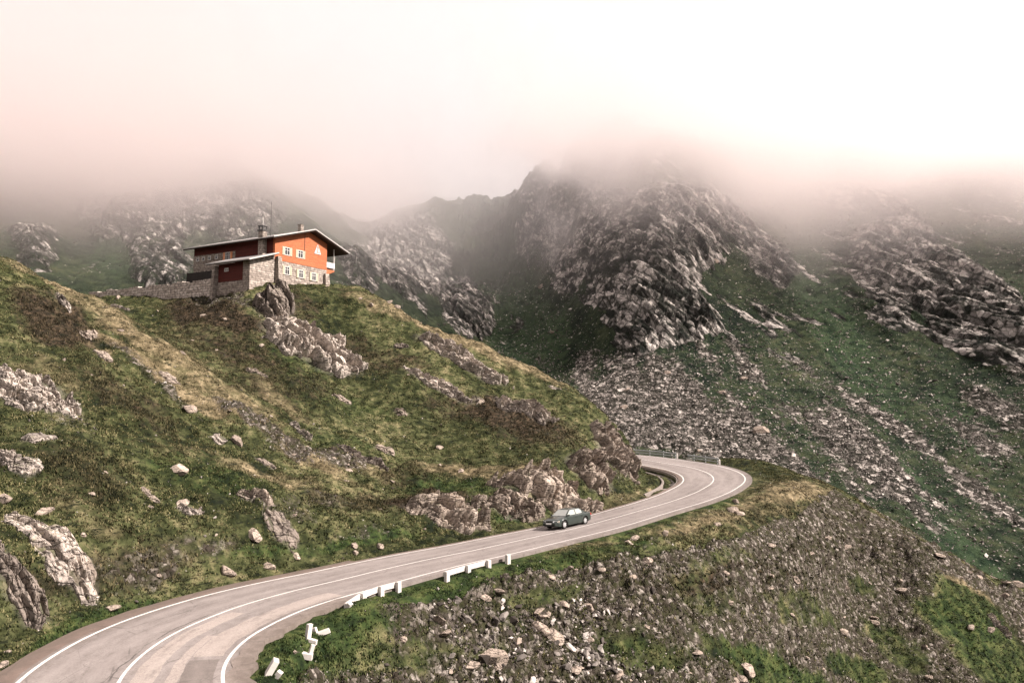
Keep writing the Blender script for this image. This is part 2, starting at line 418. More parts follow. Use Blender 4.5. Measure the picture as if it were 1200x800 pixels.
# ------------------------------------------------------------------ land cover, as soft areas on the ground
def blob(px, py, cx, cy, rx, ry, ang=0, amp=1.0):
    c, s = math.cos(R(ang)), math.sin(R(ang)); dx = px - cx; dy = py - cy
    a = (dx * c + dy * s) / rx; b = (-dx * s + dy * c) / ry
    return amp * (1 - sstep(.45, 1.25, np.sqrt(a * a + b * b)))
def inside(px, py, poly):
    r = np.zeros(px.shape, bool); n = len(poly)
    for i in range(n):
        x1, y1 = poly[i]; x2, y2 = poly[(i + 1) % n]
        if y1 == y2: continue
        m = ((y1 > py) != (y2 > py)) & (px < (x2 - x1) * (py - y1) / (y2 - y1) + x1)
        r ^= m
    return r
def cover_near(x, y, z, lat):
    px, py = px_of(x / y, z / y)
    px = px + 14 * fbm(x * .25, y * .25, 31, 4) ; py = py + 9 * fbm(x * .25 + 50, y * .25, 33, 4)
    B = lambda L: np.clip(sum(blob(px, py, *b) for b in L), 0, 1)
    scree = inside(px, py, [(330,820),(420,735),(500,705),(560,684),(625,672),(700,664),(785,652),(872,625),(940,600),(972,574),(1050,612),(1090,640),(1200,696),(1300,740),(1400,1000),(300,1000)]).astype(float)
    green = B([(640,700,70,14,-10,.6),(840,660,60,16,-25,.55),(760,770,70,22,8,.7),(940,720,60,22,25,.6),(560,770,50,16,0,.5),(1050,760,60,22,35,.7),(400,760,70,34,-20),(560,668,70,14,-12),(500,700,70,12,-14),(1150,745,75,40,32),(900,785,110,22,22),(1010,790,50,16,15),(1130,700,50,18,32),(820,700,60,25,20,.6),(730,745,60,16,-5,.5),(600,735,30,15,0,.5),(470,780,60,25,0,.6),(1010,690,30,12,30,.6),(1100,720,40,25,40,.5),(1180,790,60,30,20)])
    scree = np.clip(scree - green, 0, 1)
    scree = np.maximum(scree, B([(300,500,75,11,33,.9),(390,540,55,12,15,.8),(175,440,90,9,36,.6),(70,480,60,22,35,.5),(190,655,120,22,-8,.55),(330,600,50,16,10,.5),(130,690,90,20,-15,.5),(420,632,60,10,-8,.4),(250,352,60,14,8,.8),(380,590,50,10,8,.5),(715,545,30,40,20,.5),(860,585,50,9,-28,.5),(770,640,40,8,-12,.35)]))
    dry = B([(900,575,70,16,-5,.5),(820,607,80,12,-15,.4),(170,430,120,7,34,1),(330,520,110,7,30,.9),(90,400,60,6,33,.9),(130,375,90,14,30,.7),(240,450,130,24,32,.7),(60,440,70,16,30,.45),(330,560,90,14,15,.4),(110,610,80,14,20,.4),(200,660,90,12,-8,.35),(400,545,90,10,14,.6),(600,420,130,13,22,.9),(470,370,90,10,20,.7),(590,553,70,8,-3,.7),(520,548,50,8,3,.6),(860,610,130,18,-14,.45),(940,575,45,14,0,.45),(1120,670,90,14,31,1),(1040,615,50,10,35,.6),(690,640,70,10,-12,.5),(330,470,60,10,35,.6),(40,320,60,10,28,.6),(250,540,120,14,15,.35),(720,590,60,8,-15,.5)])
    heath = B([(60,375,70,32,28,.9),(90,560,80,40,20,.5),(150,470,90,22,32,.6),(480,560,40,14,0,.5),(260,400,90,30,12,.6),(330,450,90,30,12,.5),(440,420,90,22,15,.6),(620,500,80,28,10,.7),(560,480,90,20,8,.6),(420,590,80,16,5,.6),(510,590,55,14,0,1),(250,370,80,16,10,.8),(120,670,140,40,-10,.6),(350,360,40,20,20,.6),(915,668,100,28,-15,.9),(1000,630,60,40,30,.8),(780,690,90,25,-10,.6)])
    lush = B([(330,420,90,28,15,.45),(420,480,80,20,12,.4),(520,570,70,12,4,.7),(620,602,50,8,-10,1),(430,636,80,7,-10,.9),(240,560,110,26,20,.5),(140,715,70,10,-25,1),(60,752,40,8,-28,1),(560,662,60,12,-14,.9),(850,575,60,6,-10,.5),(930,568,30,5,0,.7),(760,610,70,6,-14,.6),(1130,735,80,30,35,.8),(910,778,90,12,24,.9),(300,650,90,8,-8,.6),(400,520,60,12,15,.5)])
    return dict(scree=scree, dry=dry, heath=heath, lush=np.maximum(lush, green * .6)), px, py

# near ground sheet (rows tighter where the photo looks along the slope)
rows = np.concatenate([np.exp(np.linspace(math.log(9.5), math.log(25), 40, endpoint=False)), np.exp(np.linspace(math.log(25), math.log(112), 900, endpoint=False)), np.exp(np.linspace(math.log(112), math.log(178), 90))])
cols = np.concatenate([np.linspace(-1.05, -.73, 60, endpoint=False), np.linspace(-.73, .73, 900), np.linspace(.7325, 1.05, 60)])
UU, DD = np.meshgrid(cols, rows)
X = (UU * DD).ravel(); Y = DD.ravel().copy()
Z, LAT, STN = shaped(X, Y)
cov, PX, PY = cover_near(X, Y, Z, LAT)
vergew = sstep(4.15, 5.6, np.abs(LAT))                       # no bumps under the tarmac
verge = (1 - sstep(5.2, 6.6, np.abs(LAT)))
cov['lush'] = np.maximum(cov['lush'], .95 * (1 - sstep(5.5, 8.5, LAT)) * (LAT > 3) * (Y < 80))
for k in ('scree', 'heath'): cov[k] = cov[k] * (1 - .8 * verge)
hum = fbm(X * .13, Y * .13, 3, 3) * .95 + fbm(X * .42, Y * .42, 5, 3) * .45
tus = ridged(X * 1.1, Y * 1.1, 8, 2) * .22 + fbm(X * 2.6, Y * 2.6, 9, 2) * .10
ce = cells(X * 1.5 + .3 * noise2(X * 2, Y * 2, 4), Y * 1.5, 21)
stn = (ce[2] * .35 + .15 * (1 - ce[0])) * sstep(0, .12, ce[1] - ce[0])
ce2 = cells(X * .55 + .2 * noise2(X, Y, 4), Y * .55, 23)
stn = stn + sstep(.6, .95, ce2[2]) * (.5 - .5 * ce2[0]) * .9
terr = noise2((X + .6 * Y) * .30, Z * 1.1, 12) * .26 + noise2(X * .8, Z * 2.6, 14) * .12         # little sheep-walk steps
slopey = vergew * (1 - .75 * ((PX > 690) & (PY < 640) & (Y > 56) & (LAT > 0)) * 1.0)
Zd = Z + slopey * (hum + tus * (.55 + .5 * cov['heath']) * (1 - cov['scree'] * .7) + stn * cov['scree'] + terr)
# the lodge stands on levelled ground
_a = (X + 30.4) * math.sin(R(-61)) + (Y - 94.0) * math.cos(R(-61)); _b = (X + 30.4) * math.sin(R(29)) + (Y - 94.0) * math.cos(R(29))
_w = sstep(-5.5, -1.0, _a) * (1 - sstep(6, 14, _a)) * sstep(-1.5, .5, _b) * (1 - sstep(11, 14, _b))
Zd = Zd + _w * (np.minimum(Zd, 13.75 + .10 * np.clip(_b, 0, 10)) - Zd)
NEAR_V = np.c_[X, Y, Zd]
GZ = Zd.reshape(DD.shape)
def ground_z(x, y):                          # height of the finished near sheet at arrays x, y
    u = x / y
    a = np.interp(u, cols, np.arange(len(cols))); b = np.interp(y, rows, np.arange(len(rows)))
    i = np.minimum(a.astype(int), len(cols) - 2); j = np.minimum(b.astype(int), len(rows) - 2); a = a - i; b = b - j
    return (GZ[j, i] * (1 - a) + GZ[j, i + 1] * a) * (1 - b) + (GZ[j + 1, i] * (1 - a) + GZ[j + 1, i + 1] * a) * b
def ghit(px, py, **k): return hit(px, py, zf=lambda x, y: ground_z(x, y), **k)

# far mountains sheet
frows = np.concatenate([np.exp(np.linspace(math.log(108), math.log(480), 620, endpoint=False)), np.exp(np.linspace(math.log(480), math.log(790), 130))])
fcols = np.concatenate([np.linspace(-1.08, -.73, 40, endpoint=False), np.linspace(-.73, .73, 860), np.linspace(.7325, 1.08, 40)])
FU, FD = np.meshgrid(fcols, frows)
FX = (FU * FD).ravel(); FY = FD.ravel().copy(); FZ = far_z(FX, FY)
def cover_far(x, y, z):
    px, py = px_of(x / y, z / y)
    px = px + 16 * fbm(x * .05, y * .05, 41, 4); py = py + 12 * fbm(x * .05 + 9, y * .05, 43, 4)
    rock = np.zeros(x.shape)
    for poly in ([(600,225),(660,238),(672,255),(722,232),(748,262),(798,335),(842,392),(828,408),(775,402),(748,424),(720,390),(688,335),(655,330),(618,300)],
                 [(738,232),(800,226),(845,300),(812,330),(770,300)],
                 [(780,215),(850,230),(905,290),(950,335),(905,345),(868,300),(835,285),(800,250)],
                 [(985,285),(1060,250),(1110,300),(1200,365),(1230,440),(1150,430),(1080,385),(1010,345)],
                 [(1000,330),(1050,350),(1070,395),(1030,380)],
                 [(515,345),(550,335),(580,370),(560,410),(520,390)],
                 [(430,270),(490,250),(530,300),(520,345),(480,355),(440,330)],
                 [(150,290),(215,270),(225,340),(170,345)], [(20,270),(60,262),(70,320),(30,320)], [(100,240),(330,215),(330,285),(220,280),(110,290)],
                 [(395,300),(420,290),(440,340),(430,370)],
                 [(930,215),(1040,225),(1060,250),(960,245)]):
        rock = np.maximum(rock, inside(px, py, poly).astype(float))
    B = lambda L: np.clip(sum(blob(px, py, *b) for b in L), 0, 1)
    scree = B([(745,465,75,55,15,1),(820,500,130,50,10,.9),(930,520,120,45,8,.7),(870,430,90,30,10,.6),(1000,520,90,70,40,.55),(1100,560,110,60,40,.5),(1170,620,90,40,40,.5),(1180,480,60,60,45,.5),(640,420,40,20,0,.3),(470,390,60,20,25,.5),(985,580,60,30,20,.6),(700,440,40,20,0,.8)])
    lush = B([(620,400,60,60,0,.9),(590,330,50,60,0,.7),(960,350,40,90,-25,.8),(1020,450,30,90,-35,.7),(1060,560,90,16,38,.7),(1120,640,90,14,35,.9),(1130,500,30,80,-40,.6),(140,310,60,30,0,.6)])
    gul = fbm(x * .09, y * .012, 51, 4)
    scree = np.clip(scree * (.82 + 2.2 * gul) + .06 + .5 * np.clip(gul, 0, 1), 0, 1)
    return dict(rock=rock, scree=scree * (1 - rock), lush=lush, gully=gul), px, py
fcov, FPX, FPY = cover_far(FX, FY, FZ)
gul = ridged(FX * .035, FY * .006, 61, 3)
q1 = FX * .55 + FZ * .75; q2 = FX * .75 - FZ * .45 + FY * .25        # along / across the ribs of the cliffs
w1 = 6 * fbm(FX * .05, FZ * .05, 71, 3); w2 = 4 * fbm(FX * .06 + 40, FZ * .06, 73, 3)
qa = FX * .62 - FZ * .78                                              # ribs lean down to the right
qb = FX * .78 + FZ * .62
big = cells((qb + w1) / 12.0, (qa + w2) / 22.0, 81)
mid_ = cells((qb + w2 * .5) / 3.4, (qa + w1 * .5) / 7.5, 83)
sml = cells(qb / 1.3 + .3 * noise2(FX * .3, FZ * .3, 88), qa / 2.4 + .3 * noise2(FX * .4, FZ * .4, 86), 85)
rib = (big[2] * 5.0 + big[3] * 3.0 - 1.8 * (1 - sstep(0, .16, big[1] - big[0]))) + (mid_[2] * 2.6 + mid_[3] * 1.6 - 1.3 * (1 - sstep(0, .2, mid_[1] - mid_[0]))) + sml[2] * .9 - .5 * (1 - sstep(0, .25, sml[1] - sml[0]))
def blur(a, k, it=2):
    a = a.reshape(FD.shape)
    for _ in range(it):
        for ax in (0, 1):
            c = np.cumsum(np.concatenate([np.repeat(np.take(a, [0], ax), k + 1, ax), a, np.repeat(np.take(a, [-1], ax), k, ax)], ax), ax)
            n = a.shape[ax]; a = (np.take(c, np.arange(2 * k + 1, 2 * k + 1 + n), ax) - np.take(c, np.arange(n), ax)) / (2 * k + 1)
    return a.ravel()
rk0 = blur(fcov['rock'], 7)
streak = fbm(qb * .10 + w1 * .1, qa * .03, 91, 4)                     # grassy ledges run down between the ribs
pat = .5 * big[2] + .3 * mid_[2] + .9 * streak
rk = sstep(.30, .55, rk0 * 1.25 - .24 + pat * .66 + .35 * (mid_[2] - .45)) * sstep(.05, .35, rk0)
out = sstep(.66, .84, ridged(qb * .06 + 7, qa * .022, 95, 3) * .8 + .25 * mid_[2]) * (FPY < 430) * .9 * sstep(-.25, .2, fbm(FX * .02, FY * .02, 97, 2))
rk = np.maximum(rk, blur(out, 1, 1)) * np.where(FPX < 430, .50, np.where(FPX < 600, .62, 1.0))
fcov['rock'] = rk
fcov['ledge'] = np.clip(sstep(.36, .80, .40 * mid_[2] + .40 * sml[2] + .10 * big[2] + .35 * fbm(qb * .5, qa * .12, 89, 3) + .05) * (.6 + .4 * sstep(.02, .25, sml[1] - sml[0])), 0, 1)  # cliff facets: light and shade painted as pale and dark tone
fst = cells(FX * .45, FY * .45, 87)
body = np.maximum(rk0, rk * .5)
disp = body * (rib - 1.5) * (.45 + .55 * rk) + gul * 3.2 * (1 - rk) * sstep(130, 220, FY) + fbm(FX * .12, FY * .12, 99, 4) * 1.6 * (1 - .5 * rk) + fbm(FX * .6, FY * .6, 98, 2) * .4 + (1 - fst[0]) * fst[2] * .9 * fcov['scree']
crag = ridged(FX * .03 + 3, FZ * .03, 107, 4) * 14 * np.maximum((FPX < 640) * sstep(400, 470, FY), ((FPX > 560) & (FPX < 735)) * sstep(340, 410, FY))
crag = crag + (ridged(FX * .085 + 9, FZ * .085 + FY * .05, 109, 4) - .45) * 13 * ((FPX > 540) & (FPX < 735)) * sstep(345, 405, FY) * (crag > 0)
FV = np.c_[FX + body * rib * .18, FY - body * rib * .32 - rk0 * 2.5, FZ + disp * .6 + rk0 * 3.0 + (crag - 5 * (crag > 0)) * .6]
FGZ = FV[:, 2].reshape(FD.shape)
def far_ground(x, y):
    u = x / y
    a = np.interp(u, fcols, np.arange(len(fcols))); b = np.interp(y, frows, np.arange(len(frows)))
    i = np.clip(np.round(a).astype(int), 0, len(fcols) - 1); j = np.clip(np.round(b).astype(int), 0, len(frows) - 1)
    return j * len(fcols) + i

# ------------------------------------------------------------------ ground materials
def ground_material():
    t = NT('hillside_ground'); P = t.P()
    n1 = t.noise(.11, 4, .6); n2 = t.noise(1.1, 6, .65); n3 = t.noise(7, 5, .7)
    mixn = t.math('ADD', t.math('MULTIPLY', n1, .45), t.math('MULTIPLY', n2, .55))
    g = t.ramp(mixn, [(.38, (.006, .009, .005)), (.46, (.020, .024, .009)), (.54, (.056, .061, .026)), (.65, (.165, .143, .078))])
    lush = t.ramp(n2, [(.36, (.008, .015, .006)), (.5, (.027, .042, .013)), (.65, (.07, .082, .029))])
    dry = t.ramp(n2, [(.35, (.038, .031, .016)), (.5, (.115, .092, .053)), (.66, (.235, .187, .117))])
    heath = t.ramp(t.noise(2.0, 5, .65, t.map(P, loc=(4, 7, 2))), [(.36, (.008, .007, .005)), (.5, (.028, .021, .014)), (.64, (.072, .051, .033))])
    def soft(nm, lo, hi, k=.55):
        a = t.math('ADD', t.attr(nm), t.math('MULTIPLY', t.math('SUBTRACT', t.noise(.9, 5, .65, t.map(P, loc=(ord(nm[0]) % 7, len(nm), 1))), .5), k * 2.4))
        return t.ramp(a, [(lo, 0), (hi, 1)])
    c = t.mix(soft('lush', .3, .75), g, lush)
    c = t.mix(soft('dry', .3, .8), c, dry)
    c = t.mix(soft('heath', .35, .8), c, heath)
    # loose stony ground
    vd = t.voro(3.4, out='Color'); sep = t.n('ShaderNodeSeparateColor'); t.l(vd, sep.inputs[0])
    ve = t.voro(3.4, feature='DISTANCE_TO_EDGE')
    sc = t.ramp(sep.outputs[0], [(0, (.025, .02, .015)), (.5, (.058, .049, .041)), (.8, (.135, .116, .10)), (1, (.27, .24, .215))])
    sc = t.mix(t.ramp(ve, [(0, .85), (.09, 0)]), sc, (.025, .019, .014))
    sc = t.mix(t.ramp(t.noise(1.6, 5, .7, t.map(P, loc=(2, 2, 8))), [(.46, 0), (.6, .9)]), sc, t.mix(n3, (.012, .017, .007), (.045, .042, .019)))
    sm = soft('scree', .35, .7, .6)
    c = t.mix(sm, c, sc)
    rk, fine = rock_colour(t, P, 1.4)
    c = t.mix(t.math('MULTIPLY', t.attr('rock'), .4), c, rk)
    c = t.mix(t.ramp(n3, [(.32, .6), (.5, 0)]), c, (.012, .012, .006))
    hol = t.noise(1.9, 6, .72, t.map(P, (.8, .8, 2.6), loc=(6, 1, 3)))                       # painted shade: darkens hollow-like gaps between the tussocks
    c = t.mix(t.math('MULTIPLY', t.ramp(hol, [(.38, .9), (.46, 0)]), t.math('SUBTRACT', 1.0, t.math('MULTIPLY', sm, .5))), c, (.007, .009, .005))
    h = t.math('ADD', t.math('MULTIPLY', n2, .5), t.math('MULTIPLY', n3, .35))
    h = t.math('ADD', h, t.math('MULTIPLY', t.math('MULTIPLY', t.ramp(ve, [(0, 0), (.2, 1)]), sm), .25))
    return t.bsdf(c, .95, .08, t.bump(h, 1.0, .22))
def mountain_material():
    t = NT('mountain_ground'); P = t.P()
    n1 = t.noise(.03, 5, .6); n2 = t.noise(.3, 6, .68); n3 = t.noise(1.6, 5, .7)
    m = t.math('ADD', t.math('MULTIPLY', n1, .4), t.math('MULTIPLY', n2, .6))
    g = t.ramp(m, [(.40, (.006, .010, .007)), (.5, (.018, .027, .015)), (.6, (.042, .050, .027)), (.7, (.085, .078, .045))])
    lush = t.ramp(n2, [(.36, (.010, .020, .012)), (.6, (.034, .052, .026))])
    c = t.mix(t.ramp(t.math('ADD', t.attr('lush'), t.math('MULTIPLY', t.math('SUBTRACT', n2, .5), 1.2)), [(.3, 0), (.8, 1)]), g, lush)
    v = t.voro(.8, t.map(P, (1, .8, 1)), out='Color'); sep = t.n('ShaderNodeSeparateColor'); t.l(v, sep.inputs[0])
    ve = t.voro(.8, t.map(P, (1, .8, 1)), 'DISTANCE_TO_EDGE')
    sc = t.ramp(sep.outputs[1], [(0, (.016, .017, .013)), (.45, (.032, .031, .025)), (.7, (.085, .078, .068)), (.88, (.25, .225, .205)), (1, (.40, .365, .335))])
    sc = t.mix(t.ramp(ve, [(0, .85), (.1, 0)]), sc, (.018, .016, .014))
    sm = t.ramp(t.math('ADD', t.attr('scree'), t.math('MULTIPLY', t.math('SUBTRACT', t.noise(.25, 6, .7, t.map(P, loc=(3, 8, 1))), .5), 1.5)), [(.50, 0), (.72, 1)])
    c = t.mix(sm, c, sc)
    rk, fine = rock_colour(t, t.map(P, (.3, .3, .3)), .8)
    # fractured slabs that lean down to the right, facet shading painted into their tone
    def dot(v):
        d = t.n('ShaderNodeVectorMath', operation='DOT_PRODUCT'); t.l(P, d.inputs[0]); d.inputs[1].default_value = v; return d.outputs['Value']
    def slabs(ka, ky, kb, seed):
        c_ = t.n('ShaderNodeCombineXYZ'); t.set(c_.inputs[0], dot((.78 * ka, 0, .62 * ka))); t.set(c_.inputs[1], dot((0, ky, 0))); t.set(c_.inputs[2], dot((.62 * kb, 0, -.78 * kb)))
        q = t.mix(.22, c_.outputs[0], t.noise(.35, 4, .6, t.map(P, loc=(seed, 3, 1)), col=True), 'ADD')
        v = t.n('ShaderNodeTexVoronoi'); t.l(q, v.inputs['Vector']); v.inputs['Scale'].default_value = 1
        s_ = t.n('ShaderNodeSeparateColor'); t.l(v.outputs['Color'], s_.inputs[0])
        return s_.outputs[0], t.voro(1, q, 'DISTANCE_TO_EDGE')
    ca, ea = slabs(.26, .14, .085, 2); cb, eb = slabs(.75, .4, .26, 5)
    tone = t.math('ADD', t.math('ADD', t.math('MULTIPLY', ca, .34), t.math('MULTIPLY', cb, .34)), t.math('ADD', t.math('MULTIPLY', t.attr('ledge'), .22), t.math('MULTIPLY', t.noise(.9, 6, .72), .3)))
    rk = t.ramp(tone, [(.38, (.013, .015, .013)), (.50, (.045, .043, .039)), (.62, (.17, .158, .146)), (.80, (.42, .39, .36))])
    rk = t.mix(t.ramp(ea, [(0, .85), (.10, 0)]), rk, (.014, .017, .012))
    rk = t.mix(t.ramp(eb, [(0, .7), (.09, 0)]), rk, (.018, .018, .015))
    rm = t.ramp(t.math('ADD', t.attr('rock'), t.math('MULTIPLY', t.math('SUBTRACT', t.noise(.35, 5, .7), .5), 1.3)), [(.4, 0), (.55, 1)])
    c = t.mix(rm, c, rk)
    h = t.math('ADD', t.math('MULTIPLY', n2, .6), t.math('MULTIPLY', n3, .4))
    h = t.math('ADD', h, t.math('MULTIPLY', rm, t.math('ADD', t.math('MULTIPLY', ca, 1.2), t.math('MULTIPLY', cb, .6))))
    return t.bsdf(c, .95, .06, t.bump(h, 1.0, 1.2))
# ================================================================== SETTING: ground, mountains, road
M_GROUND = ground_material(); M_MOUNT = mountain_material()
M_ROCK = rock_material('pale_rock', 1.0)
M_ROCKD = rock_material('dark_rock', .9, (.34, .32, .31))
M_ROCKP = rock_material('pinkish_rock', 1.0, (.78, .735, .69))
M_ROCKN = rock_material('nose_rock', 1.0, (.58, .54, .505))
M_ROCKB = rock_material('boulder_rock', 1.6, (.72, .66, .61), False)

# outcrops of the hillside: (px, py, half length, half width, height, turn, material, crack size, label)
OUTCROPS = [
 (34,462,4.0,2.1,.75,-12,M_ROCK,1.0,'large pale slabby outcrop at the left edge of the hillside'),
 (62,637,2.6,1.1,.42,-6,M_ROCK,.8,'pale cracked slab outcrop just above the road at far left'),
 (20,695,1.9,.95,.5,-20,M_ROCKD,.8,'dark steep outcrop at the left edge beside the road verge'),
 (352,507,1.7,.55,.5,-25,M_ROCK,.7,'thin pale slab outcrop in the stony streak below the lodge bowl'),
 (298,592,1.3,.6,.6,-10,M_ROCKP,.8,'rounded pinkish outcrop in the middle of the left hillside'),
 (222,602,.95,.6,.45,-15,M_ROCK,.6,'small pale broken outcrop left of the rounded pinkish one'),
 (322,358,3.4,2.4,1.7,-70,M_ROCKD,1.8,'dark rocky step in the knoll right under the lodge'),
 (366,410,7.2,3.5,1.7,-12,M_ROCK,1.9,'wide ribbed rock face on the knoll below the lodge'),
 (538,422,6.8,1.7,1.0,-17,M_ROCK,1.5,'long pale rock band near the knoll crest right of the lodge'),
 (514,455,4.6,.8,.6,-6,M_ROCK,.9,'narrow pale rock band under the long crest band'),
 (614,481,3.6,1.6,1.1,-8,M_ROCK,.8,'low pale outcrop on the dark right shoulder of the knoll'),
 (526,607,3.6,1.7,1.5,8,M_ROCKP,1.4,'rounded pinkish road cutting with a heather cap left of the car'),
 (642,575,5.2,1.7,1.5,20,M_ROCKP,1.3,'pinkish jagged road cutting directly behind the car'),
 (596,589,3.4,1.3,1.1,15,M_ROCKN,1.1,'lower pinkish ledge between the two road cuttings'),
 (690,553,2.9,1.8,1.3,28,M_ROCKN,1.3,'grey tan ledge joining the road cutting to the dark rock nose'),
 (720,532,3.6,5.4,1.4,12,M_ROCKN,1.5,'dark crumbling rock nose at the inside of the bend'),
 (139,366,2.4,.4,.4,-28,M_ROCK,.7,'pale thin slab on the crest line above the left hillside'),
 (28,311,2.6,.3,.35,-26,M_ROCK,.7,'pale slab at the very top of the left hillside'),
 (74,356,1.6,.4,.4,-30,M_ROCK,.6,'small pale slab under the crest at upper left'),
 (8,545,1.6,.5,.5,-35,M_ROCK,.6,'low pale slab at the left edge halfway up the hillside'),
 (424,543,2.6,.7,.5,-8,M_ROCKD,.7,'brown broken outcrop in the meadow left of the knoll foot'),
 (1170,735,1.6,.5,.4,-20,M_ROCK,.6,'small pale outcrop at the right edge on the spur'),
]
OUT_AT = []
def outcrop(px, py, a, b, h, turn, mat, cs, label, seed, group=None, n=96):
    P0 = hit(px, py)
    e = .8
    gx = float(near_z(np.array([P0.x + e]), np.array([P0.y]))[0] - near_z(np.array([P0.x - e]), np.array([P0.y]))[0]) / (2 * e)
    gy = float(near_z(np.array([P0.x]), np.array([P0.y + e]))[0] - near_z(np.array([P0.x]), np.array([P0.y - e]))[0]) / (2 * e)
    nrm = Vector((-gx, -gy, 1)).normalized()
    # axes as the photo sees them: across the sight line, and up the slope
    hx = Vector((1, 0, gx)).normalized(); up = nrm.cross(hx).normalized()
    c, s_ = math.cos(R(turn)), math.sin(R(turn))
    A = hx * c + up * s_; Bv = up * c - hx * s_
    ga, gb = np.meshgrid(np.linspace(-1.25, 1.25, n), np.linspace(-1.25, 1.25, n))
    la = ga * a; lb = gb * b
    x = P0.x + A.x * la + Bv.x * lb; y = P0.y + A.y * la + Bv.y * lb
    z = ground_z(x, y)
    rad = np.sqrt(ga ** 2 + gb ** 2) + .55 * fbm(la / (1.2 * cs) + seed * 7.1, lb / (1.2 * cs), seed, 4)
    env = 1 - sstep(.72, 1.04, rad)
    wx = .35 * cs * fbm(la / cs, lb / cs, seed + 3, 3); wy = .35 * cs * fbm(la / cs + 31, lb / cs, seed + 4, 3)
    th = R(20 + 17 * math.sin(seed * 2.3))
    ra = (la + wx) * math.cos(th) + (lb + wy) * math.sin(th); rb = -(la + wx) * math.sin(th) + (lb + wy) * math.cos(th)
    c1 = cells(rb / (.85 * cs), ra / (1.9 * cs), seed + 11); c2 = cells(rb / (.30 * cs), ra / (.7 * cs), seed + 13)
    lump = (c1[2] - .35) * .6 + (c1[3] * 1.1 + c1[4] * .7) * .4 - .5 * (1 - sstep(0, .13, c1[1] - c1[0]))
    sm = (c2[2] - .5) * .36 + c2[3] * .2 + c2[4] * .1 - .2 * (1 - sstep(0, .14, c2[1] - c2[0])) + .05 * fbm(la * 4, lb * 4, seed + 5, 2)
    disp = h * env * (.55 + lump) + env * sm * min(1, h) * .8 - .45 * (1 - sstep(0, .3, env)) + .06
    disp = disp - (h * .9 + .3) * sstep(.12, .42, fbm(la / (1.5 * cs) + 3.1 * seed, lb / (.8 * cs) + 9, seed + 21, 3)) * sstep(.15, .6, rad)
    tilt = (nrm + Vector((.25, -.35, 0)))
    V = np.stack([x + tilt.x * disp * .8, y + tilt.y * disp * .8, z + disp * .85], -1).reshape(-1, 3) - np.array(P0)
    o = mesh_np('rock_outcrop', V, grid_faces(n, n), mat)
    o.location = P0
    tag(o, label, 'rock outcrop', group)
    OUT_AT.append((P0, A, Bv, a, b))
for k, oc in enumerate(OUTCROPS): outcrop(*oc, seed=k + 3)
SLABS = [(45,520),(120,420),(105,392),(255,512),(312,540),(400,470),(470,405),(560,470),(470,482),(650,455),(330,622),(175,585),(95,668),(590,440),(300,440),(450,530),(28,560),(200,440)]
for k, (px, py) in enumerate(SLABS):
    outcrop(px, py, random.uniform(.6, 1.2), random.uniform(.4, .8), random.uniform(.12, .24), random.uniform(-18, 12) if px < 420 else random.uniform(-25, 5), random.choice((M_ROCK, M_ROCKN, M_ROCKN, M_ROCKD)), random.uniform(.5, .8), 'low rock slab sunk in the turf of the hillside below the lodge', k + 60, 'low slabs sunk in the hillside turf', 56)
def outcrop_dist(x, y):
    m = np.full(x.shape, 9.0)
    for P0, A, Bv, a, b in OUT_AT:
        dx = x - P0.x; dy = y - P0.y
        det = A.x * Bv.y - A.y * Bv.x
        la = (dx * Bv.y - dy * Bv.x) / det / a; lb = (A.x * dy - A.y * dx) / det / b
        m = np.minimum(m, np.sqrt(la * la + lb * lb))
    return m
rockm = 1 - sstep(.75, 1.15, outcrop_dist(X, Y))
tag(mesh_np('hillside', NEAR_V, grid_faces(len(rows), len(cols)), M_GROUND, True, dict(scree=cov['scree'], dry=cov['dry'], heath=cov['heath'], lush=cov['lush'], rock=rockm * .5)), kind='structure')
tag(mesh_np('mountain', FV, grid_faces(len(frows), len(fcols)), M_MOUNT, False, dict(rock=fcov['rock'], scree=fcov['scree'], lush=fcov['lush'], ledge=fcov['ledge'])), kind='structure')
# the valley floor and everything beyond, out to the horizon
vb = MB(); vb.poly([(-6000, -6000, -75), (6000, -6000, -75), (6000, 6000, -75), (-6000, 6000, -75)])
tag(vb.build('ground', M_MOUNT), kind='structure')

